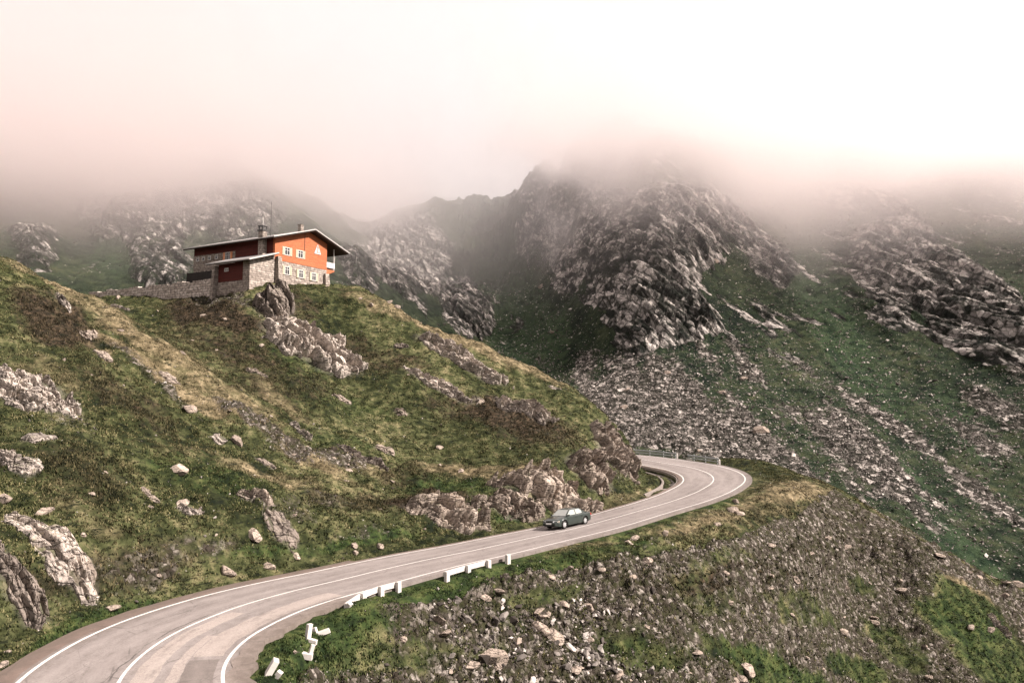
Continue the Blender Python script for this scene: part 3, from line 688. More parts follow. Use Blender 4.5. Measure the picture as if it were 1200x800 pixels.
# ------------------------------------------------------------------ road
def asphalt(name, lo, mid, hi, crack=.5):
    t = NT(name); uvn = t.uv()
    big = t.noise(.22, 5, .6, t.map(uvn, (1.6, .35, 1))); med = t.noise(2.2, 5, .7, t.map(uvn, (1, .45, 1))); fine = t.noise(38, 3, .7)
    c = t.ramp(t.math('ADD', t.math('MULTIPLY', big, .55), t.math('MULTIPLY', med, .45)), [(.36, lo), (.5, mid), (.64, hi)])
    c = t.mix(t.ramp(t.math('ADD', t.math('MULTIPLY', fine, .5), t.math('MULTIPLY', t.noise(11, 4, .75), .5)), [(.38, .6), (.54, 0)]), c, (.07, .06, .055))
    wv = t.map(t.mix(.06, uvn, t.noise(1.3, 4, .6, uvn, col=True)), (.9, .42, 1))
    cr = t.voro(.85, wv, 'DISTANCE_TO_EDGE')
    c = t.mix(t.math('MULTIPLY', t.ramp(cr, [(.0, crack), (.016, 0)]), t.ramp(t.noise(.5, 3, .5, t.map(uvn, loc=(5, 5, 0))), [(.44, 0), (.54, 1)])), c, (.03, .026, .024))
    sx = t.n('ShaderNodeSeparateXYZ'); t.l(uvn, sx.inputs[0])
    ws = t.math('ABSOLUTE', t.math('SUBTRACT', t.math('ABSOLUTE', sx.outputs[0]), 1.75))       # tyre tracks polished along each lane
    wt = t.math('ABSOLUTE', t.math('SUBTRACT', ws, .75))
    c = t.mix(t.ramp(wt, [(0, .35), (.4, 0)]), c, hi)
    es = t.math('ABSOLUTE', t.math('SUBTRACT', sx.outputs[0], .3))                            # grit and soil creeping in from the verge
    c = t.mix(t.ramp(t.math('ADD', es, t.math('MULTIPLY', t.math('SUBTRACT', t.noise(1.4, 5, .7, uvn), .5), 2.4)), [(3.2 / 6, 0), (4.6 / 6, .75)]) if False else t.ramp(t.math('DIVIDE', t.math('ADD', es, t.math('MULTIPLY', t.math('SUBTRACT', t.noise(1.4, 5, .7, uvn), .5), 2.4)), 6.0), [(.52, 0), (.74, .75)]), c, (.085, .068, .056))
    seam = t.math('ABSOLUTE', t.math('ADD', t.math('SUBTRACT', sx.outputs[0], -.35), t.math('MULTIPLY', t.math('SUBTRACT', t.noise(.6, 3, .6, uvn), .5), .5)))
    c = t.mix(t.math('MULTIPLY', t.ramp(seam, [(.02, .7), (.05, 0)]), t.ramp(t.noise(.35, 3, .6, t.map(uvn, loc=(1, 9, 0))), [(.46, 0), (.54, 1)])), c, (.035, .03, .028))
    st = t.noise(.9, 5, .75, t.map(uvn, (1, .3, 1), loc=(3, 0, 0)))
    c = t.mix(t.ramp(st, [(.56, 0), (.68, .5)]), c, (.075, .064, .058))
    return t.bsdf(c, .88, .25, t.bump(fine, .4, .01))
M_ASPH = asphalt('worn_asphalt', (.14, .120, .112), (.205, .180, .169), (.265, .235, .222))
M_ASPHL = asphalt('pale_asphalt_repair', (.24, .205, .185), (.285, .245, .222), (.32, .28, .255), .15)
M_ASPHD = asphalt('dark_asphalt_repair', (.105, .09, .083), (.14, .12, .11), (.18, .155, .142), .3)
M_GUTTER = asphalt('reddish_shoulder', (.145, .098, .08), (.19, .135, .115), (.235, .18, .155), .7)
def paint_mat(name, col, wear=.6):
    t = NT(name); n = t.noise(3.0, 5, .7); f = t.noise(26, 3, .7)
    c = t.mix(t.ramp(t.math('ADD', t.math('MULTIPLY', n, .6), t.math('MULTIPLY', f, .4)), [(.36, wear), (.47, 0)]), col, (.26, .22, .2))
    return t.bsdf(c, .7, .3)
M_LINE = paint_mat('road_paint', (.54, .515, .49), .9)

road = empty('road', (0, 0, 0)); tag(road, kind='structure')
def strip(name, s0, s1, i0, i1, dz, mat, ns=2, side=0.0, wob=0.0, par=road, ends=0):
    idx = np.arange(i0, i1 + 1); S = np.linspace(0, 1, ns)
    V = []; UVs = []
    for i in idx:
        w0 = s0 + wob * noise2(np.array([RS[i] * .7]), np.array([3.3]), 7)[0]; w1 = s1 + wob * noise2(np.array([RS[i] * .7]), np.array([8.8]), 9)[0]
        row = [(w0 + (w1 - w0) * k, 0) for k in S]
        if side: row = [(w0 - .02, -side)] + row + [(w1 + .02, -side)]
        for s, zz in row:
            V.append(road_pt(i, s, dz + zz)); UVs.append((s, RS[i]))
    nc = len(row)
    o = mesh_np(name, np.array(V), grid_faces(len(idx), nc)[:, ::-1], mat, False, None, par)
    me = o.data; uvl = me.uv_layers.new(name='UVMap'); U = np.array(UVs, np.float32)
    li = np.empty(len(me.loops), np.int32); me.loops.foreach_get('vertex_index', li)
    uvl.data.foreach_set('uv', U[li].ravel())
    return o
NS = len(RC) - 1
tag(strip('carriageway', -3.62, 4.15, 0, NS, 0, M_ASPH, 12, .45), kind='structure')
iG = road_station(450, 661)[0]
strip('shoulder', -4.45, -3.60, 0, iG, .004, M_GUTTER, 4, .40, .12)
strip('shoulder', -3.95, -3.60, iG, NS, .004, M_GUTTER, 3, .40, .10)
strip('edge_line', -3.43, -3.29, 0, NS, .008, M_LINE)
strip('edge_line', 3.34, 3.47, 0, NS, .008, M_LINE)
strip('centre_line', -.06, .06, 0, NS, .008, M_LINE)
ia = road_station(280, 716)[0]; ib = road_station(392, 697)[0]; ic = road_station(262, 772)[0]; idd = road_station(240, 797)[0]; ie = road_station(226, 800)[0]
strip('repair_patch', .38, 1.15, 0, ia, .004, M_ASPHL, 3, 0, .10)
strip('repair_patch', 1.95, 3.12, ic + 1, ib, .004, M_ASPHL, 3, 0, .12)
strip('repair_patch', 1.55, 1.95, 0, ic + 7, .0045, M_ASPHL, 3, 0, .10)
strip('repair_patch', 2.0, 3.1, max(0, idd - 3), ic, .004, M_ASPHD, 3, 0, .03)
# broken concrete edge strip outside the right line
strip('concrete_edge', 3.62, 4.40, 0, road_station(405, 703)[0], .02, asphalt('stained_concrete', (.13, .105, .092), (.20, .167, .148), (.265, .225, .20), .95), 5, .4, .3)

# lined ditch at the inside of the bend
M_CONC = paint_mat('old_concrete', (.17, .145, .128), .9)
M_CONCW = paint_mat('white_painted_concrete', (.46, .43, .40), .9)
dch = empty('drainage_channel', road_pt((DITCH[0] + DITCH[1]) // 2, -5.2, -.6))
tag(dch, 'concrete lined roadside ditch along the inside of the bend', 'drainage channel')
def profile(name, prof, i0, i1, mat, par):
    off = np.array(par.location); V = []
    for i in range(i0, i1 + 1):
        for s, zz in prof: V.append(np.array(road_pt(i, s, zz)) - off)
    nc = len(prof); F_ = grid_faces(i1 - i0 + 1, nc)
    return mesh_np(name, np.array(V), F_[:, ::-1], mat, False, None, par)
profile('channel_bed', [(-4.02, -.05), (-4.14, -.05), (-4.22, -.58), (-5.5, -.62), (-5.6, -.6)], DITCH[0], DITCH[1], M_CONC, dch)
profile('channel_lip', [(-5.55, -.7), (-5.6, -.25), (-5.66, -.2), (-5.84, -.2), (-5.9, -.25), (-5.95, -.8)], DITCH[0] - 2, DITCH[1] + 2, M_CONC, dch)

# ================================================================== STONES
def hull_stone(seed, npt=13):
    r = np.random.default_rng(seed); bm = bmesh.new()
    for _ in range(npt):
        v = r.normal(size=3); v /= np.linalg.norm(v); v *= np.array([.55, .42, .30]) * r.uniform(.8, 1.15)
        bm.verts.new(v)
    bmesh.ops.convex_hull(bm, input=bm.verts)
    for v in [v for v in bm.verts if not v.link_faces]: bm.verts.remove(v)
    bmesh.ops.triangulate(bm, faces=bm.faces); bm.verts.index_update()
    V = np.array([v.co[:] for v in bm.verts]); Fc = np.array([[v.index for v in f.verts] for f in bm.faces]); bm.free()
    return V, Fc
BASE = [hull_stone(100 + k, 12 + k % 4) for k in range(12)]
def rotm(a, b, c):
    ca, sa, cb, sb, cc, sc = np.cos(a), np.sin(a), np.cos(b), np.sin(b), np.cos(c), np.sin(c)
    Rz = np.stack([np.stack([ca, -sa, 0 * a], -1), np.stack([sa, ca, 0 * a], -1), np.stack([0 * a, 0 * a, 1 + 0 * a], -1)], 1)
    Ry = np.stack([np.stack([cb, 0 * a, sb], -1), np.stack([0 * a, 1 + 0 * a, 0 * a], -1), np.stack([-sb, 0 * a, cb], -1)], 1)
    Rx = np.stack([np.stack([1 + 0 * a, 0 * a, 0 * a], -1), np.stack([0 * a, cc, -sc], -1), np.stack([0 * a, sc, cc], -1)], 1)
    return Rz @ Ry @ Rx
def stone_mass(name, P, size, mat, tilt=.5, sink=.12, shade=None):
    Vs, Fs, T = [], [], []; off = 0
    n = len(P); kind = rng.integers(0, len(BASE), n)
    for k in range(len(BASE)):
        m = np.where(kind == k)[0]
        if not len(m): continue
        Rm = rotm(rng.uniform(0, 6.28, len(m)), rng.normal(0, tilt, len(m)), rng.normal(0, tilt, len(m)))
        bV, bF = BASE[k]
        sc = size[m][:, None, None] * np.stack([np.ones(len(m)), rng.uniform(.7, 1.1, len(m)), rng.uniform(.6, 1.15, len(m))], -1)[:, None, :]
        V = np.einsum('nij,nvj->nvi', Rm, bV[None] * sc) + P[m][:, None, :]
        V[:, :, 2] += (size[m] * sink)[:, None]
        Vs.append(V.reshape(-1, 3)); Fs.append((bF[None] + (off + np.arange(len(m)) * len(bV))[:, None, None]).reshape(-1, 3)); off += len(m) * len(bV)
        tn = rng.uniform(0, 1, len(m))
        if shade is not None: tn = tn * (1 - shade[m])
        T.append(np.repeat(tn, len(bF)))
    return mesh_np(name, np.concatenate(Vs), np.concatenate(Fs), mat, False, dict(tone=np.concatenate(T)))
def scree_mat(name, stops):
    t = NT(name); c = t.ramp(t.attr('tone'), stops)
    c = t.mix(t.ramp(t.noise(6, 4, .65), [(.38, .7), (.55, 0)]), c, t.mix(.6, c, (.05, .04, .035)))
    return t.bsdf(c, .93, .12)
M_SCREE = scree_mat('scree_stone', [(0, (.03, .025, .021)), (.4, (.088, .077, .069)), (.72, (.235, .21, .19)), (1, (.45, .41, .375))])
M_SCREEF = scree_mat('mountain_stone', [(0, (.05, .046, .042)), (.45, (.14, .124, .112)), (.8, (.29, .262, .238)), (1, (.5, .46, .425))])

vis = (np.abs(X / Y) < .74) & (Y > 24) & (Y < 110) & (PY < 830)
area = np.gradient(rows)[:, None] * (np.gradient(cols)[None, :] * rows[:, None]); area = np.abs(area).ravel()
odn = outcrop_dist(X, Y)
def sample(w, n):
    w = np.clip(w, 0, None); c = np.cumsum(w); k = np.searchsorted(c, rng.uniform(0, c[-1], n)); k = np.minimum(k, len(X) - 1)
    x = X[k] + rng.normal(0, .12, n); y = Y[k] + rng.normal(0, .12, n)
    return np.c_[x, y, ground_z(x, y)], k
clump = sstep(-.15, .35, fbm(X * .35, Y * .35, 121, 3))
wst = vis * (np.abs(LAT) > 5.0) * (cov['scree'] ** 1.3 * (.25 + clump) + .03) * area * (Y / 50.) ** -.8
P, k = sample(wst * (1 - .5 * cov['heath']), 22000); stone_small = rng.lognormal(-1.8, .55, len(P)); stone_small = np.clip(stone_small * (.48 + 1.0 * blob(PX[k], PY[k], 660, 760, 150, 70) + .35 * blob(PX[k], PY[k], 560, 720, 60, 40)) * (.75 + .5 * (rng.uniform(0, 1, len(P)) < .1)), .06, .95)
tag(stone_mass('scree', P, stone_small, M_SCREE, .55, shade=.55 * cov['heath'][k]), kind='stuff')
fvis = (np.abs(FX / FY) < .73) & (FY > 120) & (FY < 470)
farea = np.abs(np.gradient(frows)[:, None] * (np.gradient(fcols)[None, :] * frows[:, None])).ravel()
wf = fvis * (fcov['scree'] ** 1.5 * .8 + .2 * (1 - fcov['rock']) * (FPX > 560)) * farea * (FY / 200.) ** -1.2
c_ = np.cumsum(wf); k = np.minimum(np.searchsorted(c_, rng.uniform(0, c_[-1], 90000)), len(FX) - 1)
PF = FV[k] + np.c_[rng.normal(0, .6, (len(k), 2)), np.zeros(len(k))]
tag(stone_mass('mountain_scree', PF, np.clip(rng.lognormal(-1.08, .5, len(k)), .16, 1.5) * (FV[k][:, 1] / 230.) ** .6, M_SCREEF, .5, .1), kind='stuff')

# individual boulders
def boulder_mesh(seed, flat=1.0):
    r = np.random.default_rng(seed); bm = bmesh.new(); bmesh.ops.create_icosphere(bm, subdivisions=4, radius=1)
    V = np.array([v.co[:] for v in bm.verts])
    for _ in range(11):
        nn = r.normal(size=3); nn /= np.linalg.norm(nn); dd = r.uniform(.55, .85)
        V -= np.maximum(V @ nn - dd, 0)[:, None] * nn[None]
    V *= np.array([1, r.uniform(.62, .85), r.uniform(.5, .75) * flat])
    V += .05 * np.stack([fbm(V[:, 1] * 2 + seed, V[:, 2] * 2, seed + q, 4) for q in range(3)], -1)
    for v, c in zip(bm.verts, V): v.co = c
    me = bpy.data.meshes.new('boulder'); bm.to_mesh(me); bm.free(); me.materials.append(M_ROCKB)
    return me
BM = [boulder_mesh(200 + k) for k in range(9)]
SLAB = [boulder_mesh(230 + k, .45) for k in range(3)]
def boulder(px, py, size, label, group=None, slab=False, far=False, P=None, me=None):
    if P is None:
        if far:
            d = np.exp(np.linspace(math.log(115), math.log(600), 4000)); u, v = uv_of(px, py)
            zz = FV[far_ground(u * d, d), 2]; kk = int(np.argmax(zz >= v * d)); P = Vector((u * d[kk], d[kk], zz[kk]))
        else: P = ghit(px, py)
    s = size / F * P.y / 2
    o = link('boulder', me or random.choice(SLAB if slab else BM))
    o.location = (P.x, P.y, P.z + s * .04); o.scale = (s, s, s)
    o.rotation_euler = (random.gauss(0, .25), random.gauss(0, .25), random.uniform(0, 6.28))
    return tag(o, label, 'boulder', group)
for a in [
 (208,552,26,'pale flat topped boulder alone in the green left hillside'),
 (215,590,20,'pale upright boulder over a small broken outcrop'),
 (51,601,24,'rounded pale boulder above the cracked slab at far left'),
 (4,585,24,'rounded pale boulder cut by the left photo edge'),
 (278,518,24,'flat pale boulder in the stony streak of the hillside'),
 (222,480,22,'pale boulder high in the stony streak of the hillside'),
 (297,628,26,'grey boulder under the pinkish outcrop near the road'),
 (267,671,24,'brown flat boulder close to the road verge at left'),
 (314,665,18,'pale pointed boulder beside the road verge'),
 (348,652,12,'small white boulder above the road verge'),
 (416,640,14,'pinkish boulder above two white stones by the road'),
 (417,648,11,'white flat stone at the road edge before the cutting'),
 (445,641,14,'pale pointed stone near the rounded road cutting'),
 (129,714,24,'long flat pale stone lying on the left verge', None, True),
 (4,780,16,'white stone at the verge in the bottom left corner'),
 (689,713,19,'pale square boulder in the brown upper scree'),
 (634,737,26,'broad pale boulder in the middle of the grey scree'),
 (648,746,30,'largest pale boulder of the grey scree, low and cracked'),
 (578,772,36,'long pale boulder at the lower left of the scree'),
 (584,693,22,'grey slab at the top of the scree below the lone post', None, True),
 (607,752,14,'pale round boulder between the long and the largest one'),
 (632,716,16,'pale slab standing in the scree above the broad boulder', None, True),
 (636,722,14,'pinkish slab lying under the standing one', None, True),
 (516,730,26,'pale slab lying across the green slope below the rail', None, True),
 (523,742,24,'long grey slab just under another on the green slope', None, True),
 (569,700,18,'dark thin slab leaning in the grass above the scree', None, True),
 (875,786,24,'large pinkish boulder at the bottom of the slope'),
 (866,797,20,'pale boulder at the bottom photo edge'),
 (744,632,14,'pale round boulder on the grass bench'),
 (737,637,12,'low pale stone next to the round one on the bench'),
 (862,588,12,'white upright stone on the grass bench near the bend'),
 (858,598,18,'grey boulder under the white upright stone on the bench'),
 (866,602,16,'pale boulder leaning on the grey one on the bench'),
 (840,615,11,'small pale stone in the middle of the grass bench'),
 (705,668,11,'small grey boulder at the upper edge of the scree'),
 (780,625,11,'small white stone beside the road edge on the bench'),
 (612,640,8,'low white stone next to the lone guard post'),
 (1137,735,14,'pale boulder in the dark green hollow at right'),
 (1160,738,12,'pale boulder on the right rim of the dark green hollow'),
]: boulder(*a)
for a in [(892,505,19,'largest pale boulder on the far scree above the bend'), (871,444,11,'pale boulder high on the far scree under the cliff'), (847,461,10,'greyish boulder left of the high pale one on the far scree'),
          (731,479,11,'yellowish boulder on the far scree over the guardrail'), (782,438,10,'yellowish boulder at the foot of the big cliff'), (735,457,9,'pale boulder above the yellowish one on the far scree'),
          (835,308,15,'pale block below the upper ribs of the big cliff'), (648,390,9,'white boulder in the green gully below the saddle'), (634,337,8,'grey boulder in the upper green gully'), (819,529,8,'white stone right behind the far guardrail')]:
    boulder(*a, far=True)
# the largest stones of the scree and of the hillside, each its own object
P, k = sample(vis * (np.abs(LAT) > 5.3) * (cov['scree'] > .45) * (PX > 430) * (PY > 640) * area, 150)
for q in range(150):
    boulder(0, 0, random.uniform(6, 16) * (1.35 if P[q][1] < 48 else 1), 'angular pale stone lying in the scree below the road', 'stones of the scree below the road', random.random() < .35, P=Vector(P[q]))
P, k = sample(vis * (np.abs(LAT) > 5.6) * (odn > 1) * (PX < 560) * (PY > 330) * (.15 + cov['scree']) * area, 85)
for q in range(85):
    boulder(0, 0, random.uniform(5, 11), 'pale stone half sunk in the grass of the left hillside', 'stones in the grass of the left hillside', random.random() < .3, P=Vector(P[q]))

# ================================================================== GRASS, one mass
def grass(n):
    w = vis * (np.abs(LAT) > 4.55) * np.clip(1 - cov['scree'] * .62, 0, 1) * (odn > .95) * area * (Y / 50.) ** -1.3 * (1.0 - .55 * (cov['dry'] > .55)) * sstep(-.5, .25, fbm(X * .5, Y * .5, 131, 3))
    P, k = sample(w, n)
    bl = 6
    hgt = rng.uniform(.05, .13, n) * (1 + .7 * cov['heath'][k]) * (1 - .45 * (np.abs(LAT[k]) < 6)) * (.7 + .6 * sstep(-.3, .4, fbm(P[:, 0] * .6, P[:, 1] * .6, 133, 2)))
    ang = rng.uniform(0, 6.28, (n, bl)); lean = rng.uniform(.15, .9, (n, bl)); wd = rng.uniform(.025, .06, (n, bl))
    bx = P[:, None, 0] + rng.normal(0, .07, (n, bl)); by = P[:, None, 1] + rng.normal(0, .07, (n, bl)); bz = P[:, None, 2] - .04
    hh = hgt[:, None] * rng.uniform(.6, 1.2, (n, bl))
    pa = ang + rng.uniform(-1, 1, (n, bl))
    V = np.empty((n, bl, 3, 3))
    V[:, :, 0] = np.stack([bx - np.sin(pa) * wd, by + np.cos(pa) * wd, bz + 0 * bx], -1)
    V[:, :, 1] = np.stack([bx + np.sin(pa) * wd, by - np.cos(pa) * wd, bz + 0 * bx], -1)
    V[:, :, 2] = np.stack([bx + np.cos(ang) * lean * hh, by + np.sin(ang) * lean * hh, bz + hh + .04], -1)
    Fc = np.arange(n * bl * 3).reshape(-1, 3)
    rp = lambda a: np.repeat(a[k], bl)
    t = NT('grass_blades')
    n2 = t.noise(1.1, 5, .65); j = t.attr('rnd')
    f = t.math('ADD', t.math('MULTIPLY', n2, .7), t.math('MULTIPLY', j, .3))
    c = t.ramp(f, [(.36, (.010, .014, .006)), (.47, (.026, .031, .011)), (.56, (.078, .078, .032)), (.70, (.20, .172, .092))])
    hol = t.noise(1.9, 6, .72, t.map(t.P(), (.8, .8, 2.6), loc=(6, 1, 3)))
    c = t.mix(t.attr('lush'), c, t.ramp(f, [(.36, (.009, .018, .006)), (.52, (.034, .053, .016)), (.68, (.088, .102, .036))]))
    c = t.mix(t.attr('dry'), c, t.ramp(f, [(.36, (.05, .04, .02)), (.52, (.13, .104, .06)), (.68, (.255, .205, .128))]))
    c = t.mix(t.attr('heath'), c, t.ramp(f, [(.36, (.009, .008, .005)), (.52, (.034, .026, .016)), (.66, (.08, .058, .036))]))
    c = t.mix(t.ramp(hol, [(.38, .85), (.46, 0)]), c, (.010, .012, .006))  # same painted hollow shade carried onto the blades
    m = t.bsdf(c, .9, .1)
    o = mesh_np('grass', V.reshape(-1, 3), Fc, m, False, dict(lush=rp(cov['lush']), dry=rp(cov['dry']), heath=rp(cov['heath']), rnd=rng.uniform(0, 1, n * bl)))
    return tag(o, kind='stuff')
grass(110000)
# ================================================================== MOUNTAIN LODGE
def masonry(name, lo, hi, mortar, sc=1.0):
    t = NT(name); uvn = t.uv()
    wv = t.mix(.05, uvn, t.noise(1.7, 3, .5, uvn, col=True))
    b = t.n('ShaderNodeTexBrick'); t.l(wv, b.inputs['Vector'])
    b.inputs['Scale'].default_value = sc; b.inputs['Brick Width'].default_value = .62; b.inputs['Row Height'].default_value = .27
    b.inputs['Mortar Size'].default_value = .018; b.inputs['Mortar Smooth'].default_value = .3; b.inputs['Bias'].default_value = 0
    b.inputs['Color1'].default_value = (*lo, 1); b.inputs['Color2'].default_value = (*hi, 1); b.inputs['Mortar'].default_value = (*mortar, 1)
    b.offset = .43; b.squash = 1.35; b.squash_frequency = 3
    n = t.noise(2.6, 5, .65, uvn); c = t.mix(t.ramp(n, [(.38, .75), (.58, 0)]), b.outputs['Color'], (.09, .075, .065))
    return t.bsdf(c, .92, .12, t.bump(t.math('SUBTRACT', 1, b.outputs['Fac']), .7, .06))
def boards(name, col, dark, pitch=.16, vertical=False):
    t = NT(name); uvn = t.uv()
    if vertical: uvn = t.map(uvn, rot=(0, 0, R(90)))
    b = t.n('ShaderNodeTexBrick'); t.l(uvn, b.inputs['Vector']); b.inputs['Scale'].default_value = 1
    b.inputs['Brick Width'].default_value = 3.1; b.inputs['Row Height'].default_value = pitch; b.inputs['Mortar Size'].default_value = .012
    b.inputs['Color1'].default_value = (*col, 1); b.inputs['Color2'].default_value = (*[c * .8 for c in col], 1); b.inputs['Mortar'].default_value = (*dark, 1)
    n = t.noise(2.0, 5, .7, t.map(uvn, (.5, 6, 1)))
    c = t.mix(t.ramp(n, [(.35, .5), (.6, 0)]), b.outputs['Color'], dark)
    return t.bsdf(c, .75, .25, t.bump(t.math('SUBTRACT', 1, b.outputs['Fac']), .6, .03))
def plain(name, col, rough=.7, spec=.3, var=.25, scale=4.0, **kw):
    t = NT(name); n = t.noise(scale, 4, .65)
    c = t.mix(t.ramp(n, [(.35, var), (.6, 0)]), col, tuple(x * .45 for x in col))
    return t.bsdf(c, rough, spec, **kw)
M_STONE = masonry('lodge_stone', (.25, .21, .18), (.40, .345, .30), (.10, .085, .075))
M_WALLST = masonry('terrace_stone', (.40, .34, .295), (.60, .53, .47), (.06, .05, .045), .85)
M_RED = boards('red_timber', (.45, .145, .062), (.18, .05, .025))
M_REDD = boards('shaded_red_timber', (.105, .020, .014), (.03, .007, .006))  # shaded copy of the red timber: the left side's shade is in its colour
M_ROOFM = plain('grey_roof_sheet', (.27, .255, .25), .5, .4)
M_FASC = plain('pale_fascia', (.42, .395, .375), .6, .3)
M_SOFF = boards('dark_soffit_boards', (.045, .028, .022), (.015, .01, .008))
M_CREAM = plain('cream_shutter_paint', (.38, .325, .24), .65, .3, .15)
M_ORNG = plain('orange_shutter_paint', (.62, .26, .13), .65, .3, .15)
M_WFRAME = plain('white_window_paint', (.50, .475, .45), .6, .3, .1)
M_DARKW = boards('black_fence_boards', (.022, .017, .014), (.006, .005, .004), .14, True)
M_IRON = plain('dark_metal', (.05, .047, .045), .5, .5)
def glass(name, col=(.02, .022, .024)):
    t = NT(name); return t.bsdf(col, .06, .6)
M_GLASS = glass('window_glass')

HB = Vector((-30.4, 94.0, 13.6))
E1 = Vector((math.sin(R(-61)), math.cos(R(-61)), 0)); E2 = Vector((math.sin(R(29)), math.cos(R(29)), 0))
def H(a, b, z): return E1 * a + E2 * b + Vector((0, 0, z - HB.z))
lodge = empty('mountain_lodge', HB)
tag(lodge, 'red timber and stone mountain lodge with overhanging roof on the grassy knoll', 'lodge')
RIDGE_B, RIDGE_Z, PITCH_R = 6.1, 22.0, .312
def roof_z(b): return RIDGE_Z - PITCH_R * abs(b - RIDGE_B)
def wall_block(m, a0, a1, b0, b1, z0, z1): m.box(a0, a1, b0, b1, z0, z1, H)
# stone ground storey, its left half rising to the upper windows
m = MB(); wall_block(m, 0, 15.5, 0, 9.5, 10.0, 17.0); wall_block(m, 7.2, 15.5, -.04, 4.0, 16.8, 18.75); m.build('stone_wall', M_STONE, lodge)
# timber storey with the gable
m = MB()
prof = [(0.02, 17.0), (9.48, 17.0), (9.48, roof_z(9.48) - .2), (RIDGE_B, RIDGE_Z - .2), (0.02, roof_z(0) - .2)]
m.prism([H(-.05, b, z) for b, z in prof], [H(15.45, b, z) for b, z in prof]); m.build('timber_wall', M_RED, lodge)
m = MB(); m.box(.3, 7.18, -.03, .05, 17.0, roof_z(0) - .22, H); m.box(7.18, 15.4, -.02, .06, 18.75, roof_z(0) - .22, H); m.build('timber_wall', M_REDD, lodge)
# roof: two slopes with dark soffit and pale edge
def slope(m, b0, b1, a0, a1, t0, t1):
    c = [H(a0, b0, roof_z(b0) - t0), H(a1, b0, roof_z(b0) - t0), H(a1, b1, roof_z(b1) - t0), H(a0, b1, roof_z(b1) - t0)]
    d = [H(a0, b0, roof_z(b0) - t1), H(a1, b0, roof_z(b0) - t1), H(a1, b1, roof_z(b1) - t1), H(a0, b1, roof_z(b1) - t1)]
    m.hexa(d + c)
m = MB(); slope(m, -1.15, RIDGE_B, -1.1, 16.4, 0, .10); slope(m, RIDGE_B, 12.9, -1.1, 16.4, 0, .10); roof = m.build('roof', M_ROOFM, lodge)
m = MB(); slope(m, -1.1, RIDGE_B, -1.02, 16.3, .103, .30); slope(m, RIDGE_B, 12.8, -1.02, 16.3, .103, .30); m.build('soffit', M_SOFF, roof)
m = MB(); slope(m, -1.2, RIDGE_B, -1.16, -1.103, .0, .13); slope(m, RIDGE_B, 12.95, -1.16, -1.103, .0, .13)
m.hexa([H(-1.1, -1.21, roof_z(-1.15) - .13), H(16.4, -1.21, roof_z(-1.15) - .13), H(16.4, -1.153, roof_z(-1.15) - .13), H(-1.1, -1.153, roof_z(-1.15) - .13), H(-1.1, -1.21, roof_z(-1.15) - .02), H(16.4, -1.21, roof_z(-1.15) - .02), H(16.4, -1.153, roof_z(-1.15) - .02), H(-1.1, -1.153, roof_z(-1.15) - .02)])
m.build('fascia', M_FASC, roof)
# annex in front of the long wall, on a battered stone base
m = MB(); m.box(0, 5.75, -3.9, -.02, 9.5, 13.9, H); m.build('annex_base', M_STONE, lodge)
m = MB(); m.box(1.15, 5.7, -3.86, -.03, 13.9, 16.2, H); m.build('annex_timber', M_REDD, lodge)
m = MB(); m.prism([H(-.04, -3.98, 9.5), H(-.04, .02, 9.5), H(-.02, .02, 17.55), H(-.02, -3.93, 16.3)], [H(1.15, -3.98, 9.5), H(1.15, .02, 9.5), H(1.15, .02, 17.55), H(1.15, -3.93, 16.3)]); m.build('annex_stone_end', M_STONE, lodge)
def az(b): return 17.85 + .325 * b
def aslope(m, b0, b1, a0, a1, t0, t1):
    m.hexa([H(a0, b0, az(b0) - t1), H(a1, b0, az(b0) - t1), H(a1, b1, az(b1) - t1), H(a0, b1, az(b1) - t1), H(a0, b0, az(b0) - t0), H(a1, b0, az(b0) - t0), H(a1, b1, az(b1) - t0), H(a0, b1, az(b1) - t0)])
m = MB(); aslope(m, -4.75, -.05, -.85, 7.0, 0, .10); aroof = m.build('annex_roof', M_ROOFM, lodge)
m = MB(); aslope(m, -4.7, -.05, -.8, 6.95, .103, .26); m.build('soffit', M_SOFF, aroof)
m = MB(); aslope(m, -4.75, -.05, -.91, -.853, 0, .15)
m.hexa([H(-.85, -4.81, az(-4.75) - .14), H(7.0, -4.81, az(-4.75) - .14), H(7.0, -4.753, az(-4.75) - .14), H(-.85, -4.753, az(-4.75) - .14), H(-.85, -4.81, az(-4.75) - .0), H(7.0, -4.81, az(-4.75) - .0), H(7.0, -4.753, az(-4.75) - .0), H(-.85, -4.753, az(-4.75) - .0)])
m.build('fascia', M_FASC, aroof)
# battered buttresses
def buttress(a0, a1, b0, b1, da, db, z0, z1, name='buttress'):
    m = MB(); m.hexa([H(a0 + min(da, 0), b0 + min(db, 0), z0), H(a1 + max(da, 0), b0 + min(db, 0), z0), H(a1 + max(da, 0), b1 + max(db, 0), z0), H(a0 + min(da, 0), b1 + max(db, 0), z0), H(a0, b0, z1), H(a1, b0, z1), H(a1, b1, z1), H(a0, b1, z1)]); return m.build(name, M_STONE, lodge)
buttress(5.78, 6.25, -4.35, -3.6, 0, -.55, 9.5, 15.95)
buttress(-.55, -.08, .12, .75, -.55, -.1, 10, 17.4)
buttress(-.4, -.08, 8.9, 9.6, -.4, .6, 10, 16.4)
